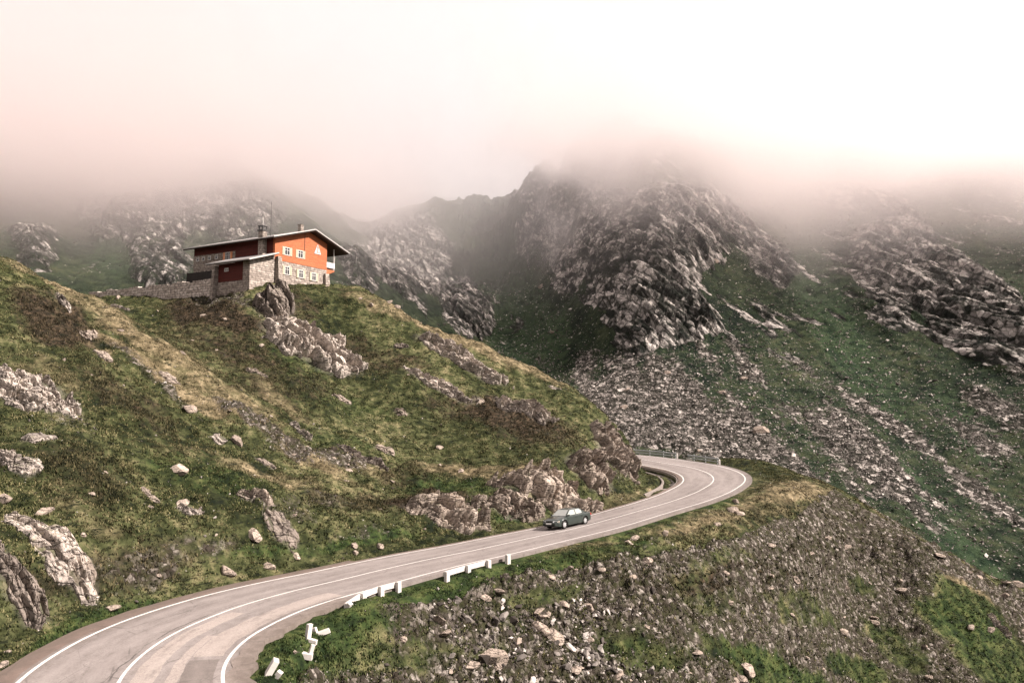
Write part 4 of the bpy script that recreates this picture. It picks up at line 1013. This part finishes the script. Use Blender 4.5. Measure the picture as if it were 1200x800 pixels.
# windows: frame, pane and shutters
def window(face, u, z, wd, ht, shut=None, bars=1):
    """face 'gable' (u along E2) or 'long' (u along E1)"""
    if face == 'gable': Q = lambda uu, dep, zz: H(-.05 - dep, uu, zz)
    elif face == 'annex': Q = lambda uu, dep, zz: H(uu, -3.86 - dep, zz)
    else: Q = lambda uu, dep, zz: H(uu, -.05 - dep, zz)
    bx = lambda m, u0, u1, d0, d1, z0, z1: m.hexa([Q(u0, d0, z0), Q(u1, d0, z0), Q(u1, d1, z0), Q(u0, d1, z0), Q(u0, d0, z1), Q(u1, d0, z1), Q(u1, d1, z1), Q(u0, d1, z1)])
    m = MB(); h = wd / 2; f = .085
    bx(m, u - h, u - h + f, -.1, .06, z, z + ht); bx(m, u + h - f, u + h, -.1, .06, z, z + ht)
    bx(m, u - h + f, u + h - f, -.1, .058, z, z + f); bx(m, u - h + f, u + h - f, -.1, .058, z + ht - f, z + ht)
    for k in range(bars): 
        q = u - h + wd * (k + 1) / (bars + 1); bx(m, q - .03, q + .03, -.05, .05, z + f, z + ht - f)
    bx(m, u - h + f, u + h - f, -.05, .045, z + ht * .62, z + ht * .62 + .05)
    w = m.build('window', M_WFRAME, lodge)
    m = MB(); bx(m, u - h + f, u + h - f, -.08, .018, z + f, z + ht - f); m.build('pane', M_GLASS, w)
    if shut:
        for s in (-1, 1):
            c = u + s * (h + .2); m = MB(); bx(m, c - .18, c + .18, .005, .06, z - .02, z + ht + .02)
            for q in range(5): bx(m, c - .13, c + .13, .06, .075, z + .08 + q * ht / 5, z + .08 + q * ht / 5 + ht / 8)
            m.build('shutter', shut, w)
    return w
for b in (2.1, 4.45): window('gable', b, 17.85, .95, 1.05, M_CREAM)
for b, z in ((2.15, 15.3), (4.6, 15.2), (7.0, 15.15)): window('gable', b, z, .85, 1.1, M_CREAM)
window('long', 8.6, 17.55, 1.0, 1.15, M_ORNG, 2)
for a in (10.8, 12.2, 13.4, 14.6): window('long', a, 17.95, .6, .6, None, 0)
window('annex', 4.2, 15.2, .75, .45, None, 1)
# white triangular emblem under the gable: frame, mast and two sails
m = MB()
def tri(pts, d0, d1): m.prism([H(-.05 - d0, 7.6 + x, 18.95 + z) for x, z in pts], [H(-.05 - d1, 7.6 + x, 18.95 + z) for x, z in pts])
tri([(-.62, 0), (-.5, .0), (-.02, 1.12), (-.02, 1.3)], .02, .09); tri([(.62, 0), (.5, 0), (.02, 1.12), (.02, 1.3)], .02, .09)
tri([(-.62, -.04), (.62, -.04), (.55, .12), (-.55, .12)], .02, .085); tri([(-.42, .2), (-.06, .2), (-.06, .92)], .02, .07); tri([(.07, .2), (.4, .2), (.07, .85)], .02, .07)
m.build('emblem', M_WFRAME, lodge)
# balcony past the right end of the gable
m = MB(); m.box(.1, 9.0, 9.52, 11.2, 16.95, 17.15, H); bal = m.build('balcony', M_RED, lodge)
m = MB(); m.box(.05, .12, 9.55, 11.2, 17.4, 18.15, H); m.box(.12, 9.0, 11.14, 11.22, 17.4, 18.15, H); m.build('balcony_panel', M_WFRAME, bal)
m = MB(); m.box(.08, .2, 11.02, 11.14, 17.15, roof_z(11.1) - .28, H); m.box(8.8, 8.92, 11.02, 11.14, 17.15, roof_z(11.1) - .28, H); m.build('balcony_post', M_WFRAME, bal)
m = MB(); m.prism([H(.1, 9.52, 16.3), H(.1, 9.52, 16.95), H(.1, 11.1, 16.95)], [H(.5, 9.52, 16.3), H(.5, 9.52, 16.95), H(.5, 11.1, 16.95)]); m.build('balcony_bracket', M_RED, bal)
# chimney on the long wall, small vent on the ridge, mast
m = MB(); m.box(1.35, 2.15, -.75, -.05, 16.9, 20.75, H); ch = m.build('chimney', M_STONE, lodge)
m = MB(); m.box(1.25, 2.25, -.85, .05, 20.75, 20.9, H); m.box(1.3, 2.2, -.8, 0, 21.35, 21.45, H)
for da in (1.35, 2.03): 
    for db in (-.75, -.17): m.box(da, da + .12, db, db + .12, 20.9, 21.35, H)
m.build('chimney_cap', M_IRON, ch)
m = MB(); m.tube(H(1.55, -.6, 21.4), H(1.55, -.6, 22.3), .035); m.tube(H(1.95, -.2, 21.4), H(1.95, -.2, 22.4), .035); m.tube(H(1.6, -.65, 22.25), H(2.5, -.9, 22.5), .05); m.build('chimney_aerial', M_WFRAME, ch)
m = MB(); m.box(-.2, .3, 4.3, 4.8, roof_z(4.5) - .1, 22.3, H); m.box(-.27, .37, 4.23, 4.87, 22.3, 22.4, H); m.build('roof_vent', M_STONE, lodge)
m = MB(); m.tube(H(.3, -.4, 19.6), H(.3, -.4, 24.4), .035, 6, .02); m.build('mast', M_IRON, lodge)
m = MB(); m.tube(H(-.1, 5.2, 18.0), H(-.1, 5.2, 21.5), .03, 6); m.build('downpipe', M_IRON, lodge)

# terrace wall running left from the annex, fence on it
Wb = HB + H(6.3, -4.0, 13.6)
tw = MB()
def Wp(t, dep, z): return E1 * t + E2 * dep + Vector((0, 0, z - HB.z))
n = 26
for k in range(n):
    t0, t1 = k * 1.02, (k + 1) * 1.02
    z0 = 14.35 + .22 * math.sin(k * 1.3) * .5 + (.12 if k % 3 == 0 else 0); 
    tw.hexa([Wp(t0, -.25, 9.5), Wp(t1, -.25, 9.5), Wp(t1, .6, 9.5), Wp(t0, .6, 9.5), Wp(t0, 0, z0), Wp(t1, 0, z0 + .05), Wp(t1, .6, z0 + .05), Wp(t0, .6, z0)])
two = tw.build('stone_terrace_wall', M_WALLST); two.location = Wb
tag(two, 'long rough stone retaining wall running left from the lodge', 'retaining wall')
fo = empty('terrace_fence', HB + H(6.4, -2.2, 14.2)); tag(fo, 'black board fence on the terrace between lodge and stone wall', 'fence')
m = MB(); m.box(0, 7.6, 0, .06, .35, 1.75, lambda a, b, z: E1 * a + E2 * b + Vector((0, 0, z))); m.build('fence_panel', M_DARKW, fo)
for k in range(5):
    m = MB(); a = k * 1.9; m.box(a - .06, a + .06, .06, .18, -1.5, 1.85, lambda a, b, z: E1 * a + E2 * b + Vector((0, 0, z))); m.build('fence_post', M_DARKW, fo)
# ================================================================== CAR
def car_paint(name, col):
    t = NT(name); n = t.noise(3, 3, .6, t.obj())
    return t.bsdf(t.mix(t.ramp(n, [(.4, .2), (.6, 0)]), col, tuple(c * .7 for c in col)), .28, .5, **{'Coat Weight': .6, 'Coat Roughness': .08})
M_CAR = car_paint('dark_green_paint', (.013, .021, .017)); M_CGLASS = glass('car_glass', (.27, .28, .265)); M_RUB = plain('tyre_rubber', (.018, .017, .016), .9, .2)  # car glass is pale: the sky's reflection is put into its colour
M_RIM = plain('alloy_rim', (.55, .55, .55), .35, .6, .1, Metallic=.6); M_BLACK = plain('black_plastic', (.015, .015, .015), .6, .3); M_LAMP = plain('headlamp_lens', (.62, .64, .64), .15, .6, .1)
M_PLATE = plain('white_plate', (.7, .7, .68), .5, .3, .05); M_AMBER = plain('amber_lens', (.5, .42, .34), .3, .5, .1)
ci = min(range(60, len(RC) - 60), key=lambda i: abs(px_of(road_pt(i, -1.42)[0] / road_pt(i, -1.42)[1], 0)[0] - 664.5))
CPOS = Vector(road_pt(ci, -1.42, .0)); cdir = RT[ci]
car = empty('parked_car', CPOS, math.atan2(-cdir[1], -cdir[0])); car.name = 'car'
# cross fall of the road
car.rotation_euler = (math.atan(RC[ci][3]), 0, math.atan2(-cdir[1], -cdir[0]))
tag(car, 'dark green four door saloon car driving toward the viewer on the mountain road', 'car')
WX = (1.32, -1.30); WR = .315
def hood_z(x):  return float(np.interp(x, [-2.2, -2.12, -1.45, -1.2, .9, 1.1, 1.9, 2.12, 2.2], [.80, .95, .99, .93, .90, .905, .78, .68, .56]))
def side_z(x):  return float(np.interp(x, [-2.2, -2.05, -1.2, .9, 2.0, 2.2], [.76, .86, .88, .84, .68, .52]))
def half_w(x):  return float(np.interp(x, [-2.2, -2.05, -1.5, 0, 1.4, 2.0, 2.12, 2.2], [.70, .80, .845, .855, .845, .78, .70, .60]))
def low_z(x):
    z = float(np.interp(x, [-2.2, -2.0, -1.7, 1.8, 2.05, 2.2], [.36, .27, .20, .19, .22, .30]))
    for wx in WX:
        d = abs(x - wx)
        if d < .375: z = max(z, .31 + math.sqrt(.375 ** 2 - d * d))
    return z
xs = sorted(set([round(-2.2 + .05 * k, 3) for k in range(89)]))
V = []; nc = 0
for x in xs:
    hw = half_w(x); lz = min(low_z(x), side_z(x) - .05); sz = side_z(x); hz = hood_z(x)
    half = [(0, lz), (hw * .80, lz), (hw - .01, lz + .03 if lz < .5 else lz + .005), (hw + .012, max(.52, lz + .02) if sz > .56 else (lz + sz) / 2), (hw - .01, sz - .02), (hw - .06, sz + .02 if hz > sz else sz), (hw * .55, hz - .01), (0, hz)]
    ring = [(x, y, z) for y, z in half] + [(x, -y, z) for y, z in half[-2:0:-1]]
    nc = len(ring); V += ring
nr = len(xs); Fq = []
for i in range(nr - 1):
    for j in range(nc): Fq.append((i * nc + j, i * nc + (j + 1) % nc, (i + 1) * nc + (j + 1) % nc, (i + 1) * nc + j))
bm = bmesh.new(); vs = [bm.verts.new(v) for v in V]
for f in Fq: bm.faces.new([vs[k] for k in f])
bm.faces.new(vs[:nc]); bm.faces.new(vs[-nc:][::-1])
# cabin: roof and pillars
cab = [(-1.52, .96, .70, .70), (-.80, 1.37, .60, .50), (.28, 1.385, .60, .50), (1.02, .90, .72, .70)]      # x, z, half width
belt = .87
top = [(-.80, .575, 1.36), (.28, .575, 1.375)]
def quad(bm, pts): bm.faces.new([bm.verts.new(p) for p in pts])
RP = [(-.86, 1.345), (-.5, 1.395), (.0, 1.405), (.34, 1.345)]
prev = None
for s in (-1, 1):
    quad(bm, [(1.05, s * .74, .86), (.34, s * .56, 1.345), (-.86, s * .56, 1.345), (-1.58, s * .74, .89)])
quad(bm, [(1.05, -.74, .88), (1.05, .74, .88), (.34, .56, 1.345), (.34, -.56, 1.345)])
quad(bm, [(-1.58, -.74, .92), (-1.58, .74, .92), (-.86, .56, 1.345), (-.86, -.56, 1.345)])
for k in range(3):
    (xa, za), (xb, zb) = RP[k], RP[k + 1]
    for s in (-1, 1): quad(bm, [(xa, s * .56, 1.345), (xb, s * .56, 1.345), (xb, s * .42, zb), (xa, s * .42, za)])
    quad(bm, [(xa, -.42, za), (xa, .42, za), (xb, .42, zb), (xb, -.42, zb)])
bmesh.ops.recalc_face_normals(bm, faces=bm.faces)
me = bpy.data.meshes.new('body'); bm.to_mesh(me); bm.free(); me.materials.append(M_CAR)
for p in me.polygons: p.use_smooth = True
body = link('body', me, car); e = body.modifiers.new('edges', 'EDGE_SPLIT'); e.split_angle = R(38)
def pane(name, pts, mat, off, par=car):
    m = MB(); P = [Vector(p) for p in pts]; nn = (P[1] - P[0]).cross(P[2] - P[0]).normalized()
    if nn.dot(Vector(off)) < 0: nn = -nn
    m.prism([p + nn * .004 for p in P], [p + nn * .014 for p in P]); return m.build(name, mat, par)
def sidept(x, z, s):
    k = (z - .87) / (1.345 - .87); return (x, s * (.74 - .18 * k), z)
pane('windscreen', [(1.0, -.66, .915), (1.0, .66, .915), (.375, .50, 1.32), (.375, -.50, 1.32)], M_CGLASS, (1, 0, 1))
pane('rear_window', [(-1.5, -.66, .97), (-1.5, .66, .97), (-.9, .50, 1.32), (-.9, -.50, 1.32)], M_CGLASS, (-1, 0, 1))
for s in (-1, 1):
    pane('side_window', [sidept(.86, .93, s), sidept(.31, 1.30, s), sidept(-.20, 1.30, s), sidept(-.20, .93, s)], M_CGLASS, (0, s, 0))
    pane('side_window', [sidept(-.29, .93, s), sidept(-.29, 1.30, s), sidept(-.80, 1.30, s), sidept(-1.02, 1.16, s), sidept(-1.05, .95, s)], M_CGLASS, (0, s, 0))
    for (x0, x1) in ((-.22, .92), (-1.0, -.26)):
        m = MB(); y = s * .868
        lo = .32; x0b = x0 + (.05 if x0 < -.5 else 0)
        m.prism([(x0b + .1 * (x0 < -.5), y - s * .03, lo), (x1, y - s * .03, lo), (x1, y - s * .03, .82), (x0, y - s * .03, .82)], [(x0b + .1 * (x0 < -.5), y, lo + .02), (x1 - .01, y, lo + .02), (x1 - .01, y - s * .012, .80), (x0 + .01, y - s * .012, .80)])
        dr = m.build('door', M_CAR, car)
        m = MB(); m.box(x0 + .06, x0 + .22, min(y, y + s * .03), max(y, y + s * .03), .72, .755); m.build('door_handle', M_BLACK, dr)
    m = MB(); m.prism([(.80, s * .76, .90), (.92, s * .76, .90), (.90, s * .76, 1.0), (.82, s * .76, 1.0)], [(.76, s * .95, .91), (.88, s * .95, .91), (.87, s * .95, 1.03), (.78, s * .95, 1.03)]); m.build('mirror', M_CAR, car)
    for wx in WX:
        m = MB(); n = 28
        rg = lambda y, r: [(wx + r * math.cos(k * 2 * math.pi / n), y, WR + r * math.sin(k * 2 * math.pi / n)) for k in range(n)]
        y0, y1 = s * .60, s * .842
        R0 = [rg(y0, .20), rg(y0, .29), rg(y0 + s * .03, WR), rg(y1 - s * .03, WR), rg(y1, .285), rg(y1 - s * .01, .205)]
        vv = [[m.bm.verts.new(p) for p in r] for r in R0]
        for a in range(len(vv)):
            b = (a + 1) % len(vv)
            for k in range(n): m.bm.faces.new([vv[a][k], vv[a][(k + 1) % n], vv[b][(k + 1) % n], vv[b][k]])
        ty = m.build('wheel', M_RUB, car, True)
        m = MB(); m.prism(rg(y0 + s * .05, .2), rg(y1 - s * .05, .2))
        for q in range(7):
            an = q * 2 * math.pi / 7; c, sn = math.cos(an), math.sin(an)
            pt = lambda r, w, y: (wx + r * c - w * sn, y, WR + r * sn + w * c)
            m.prism([pt(.03, -.035, y1 - s * .05), pt(.03, .035, y1 - s * .05), pt(.2, .028, y1 - s * .045), pt(.2, -.028, y1 - s * .045)], [pt(.03, -.03, y1 - s * .01), pt(.03, .03, y1 - s * .01), pt(.2, .022, y1 - s * .015), pt(.2, -.022, y1 - s * .015)])
        m.tube((wx, y1 - s * .05, WR), (wx, y1 - s * .002, WR), .05, 12); m.build('rim', M_RIM, ty)
        # dark well behind the wheel
        m = MB(); m.box(wx - .33, wx + .33, min(s * .3, s * .598), max(s * .3, s * .598), .25, .64); m.build('wheel_well', M_BLACK, car)
    m = MB(); m.prism([(2.10, s * .36, .555), (2.02, s * .70, .565), (1.99, s * .71, .66), (2.06, s * .36, .655)], [(2.2, s * .36, .56), (2.10, s * .715, .565), (2.045, s * .72, .66), (2.14, s * .36, .66)]); m.build('headlight', M_LAMP, car)
    m = MB(); m.prism([(2.0, s * .715, .565), (1.9, s * .79, .575), (1.88, s * .79, .66), (1.97, s * .72, .66)], [(2.09, s * .725, .565), (1.95, s * .81, .575), (1.93, s * .808, .66), (2.03, s * .728, .66)]); m.build('indicator', M_AMBER, car)
    m = MB(); m.box(-2.22, -2.15, min(s * .42, s * .74), max(s * .42, s * .74), .66, .82); m.build('tail_light', plain('red_lens', (.4, .02, .015), .3, .5, .1), car)
m = MB(); m.box(2.12, 2.2, -.34, .34, .565, .655)
for k in range(4): m.box(2.2, 2.212, -.33, .33, .575 + k * .02, .583 + k * .02)
m.build('grille', M_BLACK, car)
m = MB(); m.prism([(1.95, -.80, .27), (1.95, .80, .27), (1.95, .82, .52), (1.95, -.82, .52)], [(2.27, -.62, .30), (2.27, .62, .30), (2.26, .62, .52), (2.26, -.62, .52)]); m.build('bumper', M_CAR, car, False, .03)
m = MB(); m.box(2.265, 2.278, -.5, .5, .30, .40); m.build('air_intake', M_BLACK, car)
m = MB(); m.box(2.268, 2.285, -.26, .26, .42, .53); m.build('number_plate', M_PLATE, car)
for s in (-1, 1):
    m = MB(); m.tube((1.0, s * .05 + .1, .925), (.95, s * .05 - .45, .945), .012, 5); m.build('wiper', M_BLACK, car)

# ================================================================== GUARD RAILS
def ring_tilt(p, up, r):
    return None
def on_ground(i, s):
    x, y, z = road_pt(i, s); return Vector((x, y, float(ground_z(np.array([x]), np.array([y]))[0])))
def rot_box(m, c, ax, ay, azz, hx, hy, hz0, hz1, taper=1.0):
    c = Vector(c); P = []
    for z, k in ((hz0, 1.0), (hz1, taper)):
        for sx, sy in ((-1, -1), (1, -1), (1, 1), (-1, 1)): P.append(c + ax * (sx * hx * k) + ay * (sy * hy * k) + azz * z)
    m.hexa(P)
def concrete_rail(pix, label, tilt0=None):
    ids = [road_station(px, py) for px, py in pix]
    base = [on_ground(i, min(max(s, 4.35), 5.2)) for i, s in ids]
    root = empty('concrete_guard_rail', base[0]); tag(root, label, 'guard rail', 'broken white concrete guard rails')
    tops = []
    for k, ((i, s), p) in enumerate(zip(ids, base)):
        t = Vector((RT[i][0], RT[i][1], 0)); nrm = Vector((RN[i][0], RN[i][1], 0)); up = Vector((0, 0, 1))
        zt = road_pt(i, 4.4)[2] + .30 - p.z
        if tilt0 and k == 0:
            up = (up + t * tilt0[0] + nrm * tilt0[1]).normalized(); nrm = up.cross(t).normalized() * -1; t2 = nrm.cross(up).normalized()
        m = MB(); rot_box(m, p - root.location, t, nrm, up, .14, .115, -.5, zt, .9); m.build('post', M_CONCW, root, False, .02)
        tops.append(p - root.location + up * (zt - .17))
    for a, b in zip(tops[:-1], tops[1:]):
        m = MB(); d = (b - a); L = d.length; ax = d.normalized(); ay = Vector((-ax.y, ax.x, 0)).normalized(); zz = ax.cross(ay)
        off = ay * .20
        rot_box(m, (a + b) / 2 + off, ax, ay, zz, L / 2 + .05, .07, -.15, .12); m.build('rail_beam', M_CONCW, root, False, .015)
    return root
concrete_rail([(411, 712), (424, 702), (444, 694), (470, 687)], 'white concrete guard rail with a leaning end post, nearer of two by the curve', (-.25, .5))
concrete_rail([(523, 675), (547, 668), (570, 662)], 'short white concrete guard rail with a sagging beam, farther of two by the curve')
i, s = road_station(594, 654); p = on_ground(i, 4.6)
gp = MB(); rot_box(gp, (0, 0, 0), Vector((RT[i][0], RT[i][1], 0)), Vector((RN[i][0], RN[i][1], 0)), Vector((0, 0, 1)), .15, .13, -.5, .55, .92); gp = gp.build('concrete_post', M_CONCW, None, False, .02)
gp.location = p; tag(gp, 'lone white concrete guard post at the road edge after the rails', 'guard post')
# fallen pieces in the grass
def fallen(px, py, parts, label, yaw, name='fallen_guard_post'):
    p = ghit(px, py); m = MB()
    for (c, ax, hx, hy, h0, h1) in parts:
        ax = Vector(ax).normalized(); ay = Vector((0, 0, 1)).cross(ax)
        ay = ay.normalized() if ay.length > .1 else Vector((0, 1, 0)); zz = ax.cross(ay)
        rot_box(m, c, ax, ay, zz, hx, hy, h0, h1, .93)
    o = m.build(name, M_CONCW, None, False, .02); o.location = p; o.rotation_euler = (0, 0, yaw); o.scale = (.78, .78, .78)
    return tag(o, label, 'fallen post')
fallen(361, 751, [((0, .1, .42), (.12, .1, 1), .48, .14, -.13, .13), ((.18, 0, -.02), (1, -.2, -.25), .32, .13, -.12, .14)], 'white broken post standing bent in the grass below the road edge', .1)
fallen(358, 770, [((0, 0, .08), (1, -.1, -.2), .38, .15, -.15, .17), ((.28, .05, .3), (.3, .1, 1), .34, .11, -.1, .1)], 'white toppled post stub lying just under the bent broken one', .15)
fallen(377, 744, [((0, 0, .12), (1, .1, .28), .48, .13, -.13, .13), ((-.35, .05, .22), (-.35, .2, 1), .24, .1, -.1, .1)], 'white toppled post with a raised end right of the bent one', .2)
fallen(318, 789, [((0, 0, .22), (.45, .15, .8), .46, .30, -.13, .15), ((.3, -.1, -.1), (.6, -.1, .8), .30, .13, -.12, .14)], 'big white tilted concrete block in the grass at the bottom edge', .0, 'fallen_concrete_block')

# steel guard rails on the outside of the far bend
M_STEEL = plain('galvanised_steel', (.36, .38, .38), .5, .5, .35, 2.0, Metallic=.5)
def steel_rail(p0, p1, label):
    i0 = road_station(*p0)[0]; i1 = road_station(*p1)[0]
    i0, i1 = min(i0, i1), max(i0, i1)
    root = empty('steel_guard_rail', road_pt(i0, 4.55, -.3)); off = root.location
    tag(root, label, 'guard rail', 'steel guard rails outside the far bend')
    for nm, z0, prof in (('rail_beam', .62, [(0, -.12), (-.06, -.08), (-.06, -.05), (0, 0), (-.06, .05), (-.06, .08), (0, .12), (.015, .12), (.015, -.12)]), ('rail_beam', .24, [(0, -.09), (-.05, -.05), (-.05, .05), (0, .09), (.015, .09), (.015, -.09)])):
        V = []
        for i in range(i0, i1 + 1):
            for s, z in prof: V.append(Vector(road_pt(i, 4.45 + s, z0 + z)) - off)
        n = len(prof); nr = i1 - i0 + 1; Fq = []
        for a in range(nr - 1):
            for b in range(n): Fq.append((a * n + b, a * n + (b + 1) % n, (a + 1) * n + (b + 1) % n, (a + 1) * n + b))
        mesh_np(nm, np.array([v[:] for v in V]), np.array(Fq), M_STEEL, False, None, root)
    step = 6
    for i in range(i0 + 1, i1, step):
        m = MB(); x, y, z = road_pt(i, 4.56); c = Vector((x, y, z)) - off
        rot_box(m, c, Vector((RT[i][0], RT[i][1], 0)), Vector((RN[i][0], RN[i][1], 0)), Vector((0, 0, 1)), .06, .045, -1.2, .85); m.build('post', M_STEEL, root)
    return root
steel_rail((700, 531), (786, 537.5), 'grey steel guard rail farther round the bend, running behind the rock nose')
steel_rail((801, 539), (837, 544), 'grey steel guard rail nearer the outer tip of the far bend')
for px, py, lab in ((787, 538, 'white marker post at the end of the farther steel guard rail'), (838, 544.5, 'white marker post at the near end of the steel guard rails')):
    i, s = road_station(px, py); x, y, z = road_pt(i, 4.2)
    m = MB(); m.box(-.11, .11, -.09, .09, -.8, .55); m.prism([(-.11, -.09, .55), (.11, -.09, .55), (.11, .09, .55), (-.11, .09, .55)], [(-.08, -.06, .64), (.08, -.06, .64), (.08, .06, .70), (-.08, .06, .70)])
    o = m.build('marker_post', M_CONCW); o.location = (x, y, z); tag(o, lab, 'marker post')
# two small dark stones on the grass bench
for px, py, sz, lab in ((944, 580, 4.5, 'small upright dark stone alone on the grass bench'), (935, 593, 4, 'small flat dark stone on the grass bench near its edge')):
    o = boulder(px, py, sz, lab); o.data = o.data.copy(); o.data.materials.clear(); o.data.materials.append(M_BLACK)
# ================================================================== LIGHT, SKY, CLOUD
SUN_AZ, SUN_EL = R(109), R(39)               # clockwise from +Y
sd = Vector((math.sin(SUN_AZ) * math.cos(SUN_EL), math.cos(SUN_AZ) * math.cos(SUN_EL), math.sin(SUN_EL)))
ld = bpy.data.lights.new('sun', 'SUN'); ld.energy = 4.7; ld.angle = R(2.0); ld.color = (1.0, .90, .83)
sun = bpy.data.objects.new('sun', ld); COL.objects.link(sun)
sun.rotation_euler = sd.to_track_quat('Z', 'Y').to_euler(); sun.location = (60, -10, 60)
w = bpy.data.worlds.new('World'); scene.world = w; w.use_nodes = True
nt = w.node_tree; nt.nodes.clear()
o_ = nt.nodes.new('ShaderNodeOutputWorld'); bg = nt.nodes.new('ShaderNodeBackground')
sky = nt.nodes.new('ShaderNodeTexSky'); sky.sky_type = 'NISHITA'; sky.sun_disc = False
sky.sun_elevation = SUN_EL; sky.sun_rotation = SUN_AZ; sky.dust_density = 3.0
tc = nt.nodes.new('ShaderNodeTexCoord')
nz = nt.nodes.new('ShaderNodeTexNoise'); nz.inputs['Scale'].default_value = 1.8; nz.inputs['Detail'].default_value = 4; nz.inputs['Roughness'].default_value = .45
nt.links.new(tc.outputs['Generated'], nz.inputs['Vector'])
rp = nt.nodes.new('ShaderNodeValToRGB'); rp.color_ramp.elements[0].position = .35; rp.color_ramp.elements[1].position = .65
rp.color_ramp.elements[0].color = (3.8, 3.05, 2.88, 1); rp.color_ramp.elements[1].color = (4.25, 4.02, 3.95, 1)
nt.links.new(nz.outputs['Fac'], rp.inputs[0])
mx = nt.nodes.new('ShaderNodeMix'); mx.data_type = 'RGBA'; mx.inputs[0].default_value = .96    # overcast: cloud covers the blue
nt.links.new(sky.outputs[0], mx.inputs[6]); nt.links.new(rp.outputs[0], mx.inputs[7])
nt.links.new(mx.outputs[2], bg.inputs['Color']); bg.inputs['Strength'].default_value = .1
nt.links.new(bg.outputs[0], o_.inputs['Surface'])

# the cloud that wraps the summits: thin at its base, dense above
def cloud():
    b = MB(); b.box(-560, 560, 125, 760, 15, 200)
    t = NT('cloud_mist'); P = t.P()
    sx = t.n('ShaderNodeSeparateXYZ'); t.l(P, sx.inputs[0])
    n = t.noise(.012, 5, .58)
    n2 = t.noise(.04, 3, .6)
    # base lies lower towards the left massif
    # the base hangs low on the left massif, lifts over the saddle and drops again on the right
    br = t.ramp(t.math('DIVIDE', t.math('ADD', t.math('ADD', sx.outputs[0], t.math('ADD', t.math('MULTIPLY', t.math('SUBTRACT', n, .5), 170.0), t.math('MULTIPLY', t.math('SUBTRACT', sx.outputs[1], 450.0), -.15))), 300.0), 600.0, True), [(0, .06), (.20, .08), (.31, .22), (.38, .76), (.47, .74), (.61, .27), (.8, .22), (1, .22)], 'EASE')
    base = t.math('MULTIPLY', br, 200.0)
    hgt = t.math('SUBTRACT', sx.outputs[2], base)
    hgt = t.math('ADD', hgt, t.math('MULTIPLY', t.math('SUBTRACT', n, .5), 105.0))
    hgt = t.math('ADD', hgt, t.math('MULTIPLY', t.math('SUBTRACT', n2, .5), 50.0))
    f = t.math('DIVIDE', hgt, 75.0, True)
    f = t.math('POWER', f, 1.25)
    den = t.math('MULTIPLY', f, .030)
    thin = t.math('MULTIPLY', t.math('DIVIDE', t.math('SUBTRACT', sx.outputs[2], 20.0), 50.0, True), t.math('MAXIMUM', t.math('MINIMUM', t.math('SUBTRACT', .0016, t.math('MULTIPLY', sx.outputs[0], .000026)), .0056), .0006))
    # it hugs the slopes: nothing over the near valley, torn off at the top
    yf = t.math('DIVIDE', t.math('SUBTRACT', t.math('ADD', sx.outputs[1], t.math('MULTIPLY', n, 60.0)), 245.0), 110.0, True)
    tf = t.math('DIVIDE', t.math('SUBTRACT', t.math('ADD', 186.0, t.math('MULTIPLY', t.math('SUBTRACT', n2, .5), 60.0)), sx.outputs[2]), 80.0, True)
    den = t.math('MULTIPLY', den, t.math('MULTIPLY', yf, tf))
    den = t.math('ADD', den, thin)
    v = t.n('ShaderNodeVolumePrincipled'); v.inputs['Color'].default_value = (1.0, .966, .961, 1)
    t.l(den, v.inputs['Density']); v.inputs['Anisotropy'].default_value = .78
    t.l(v.outputs[0], t.out.inputs['Volume'])
    o = b.build('cloud', t.m); tag(o, kind='stuff')
cloud()

cam = bpy.data.cameras.new('Camera'); cam.sensor_width = 36; cam.lens = 36 * F / 1200; cam.clip_end = 12000; cam.clip_start = .5
co = bpy.data.objects.new('Camera', cam); COL.objects.link(co); co.rotation_euler = (R(90) + PITCH, 0, 0); scene.camera = co
scene.view_settings.view_transform = 'Standard'; scene.view_settings.look = 'None'
scene.view_settings.exposure = 1.36; scene.view_settings.gamma = 1
cy = scene.cycles
cy.max_bounces = 26; cy.diffuse_bounces = 3; cy.glossy_bounces = 2; cy.transmission_bounces = 4; cy.volume_bounces = 24; cy.transparent_max_bounces = 8
cy.volume_step_rate = 1.5; cy.volume_max_steps = 128
cy.use_denoising = True; cy.denoiser = 'OPENIMAGEDENOISE'
cy.use_adaptive_sampling = True; cy.adaptive_threshold = .02
scene.render.resolution_x = 1024; scene.render.resolution_y = 682
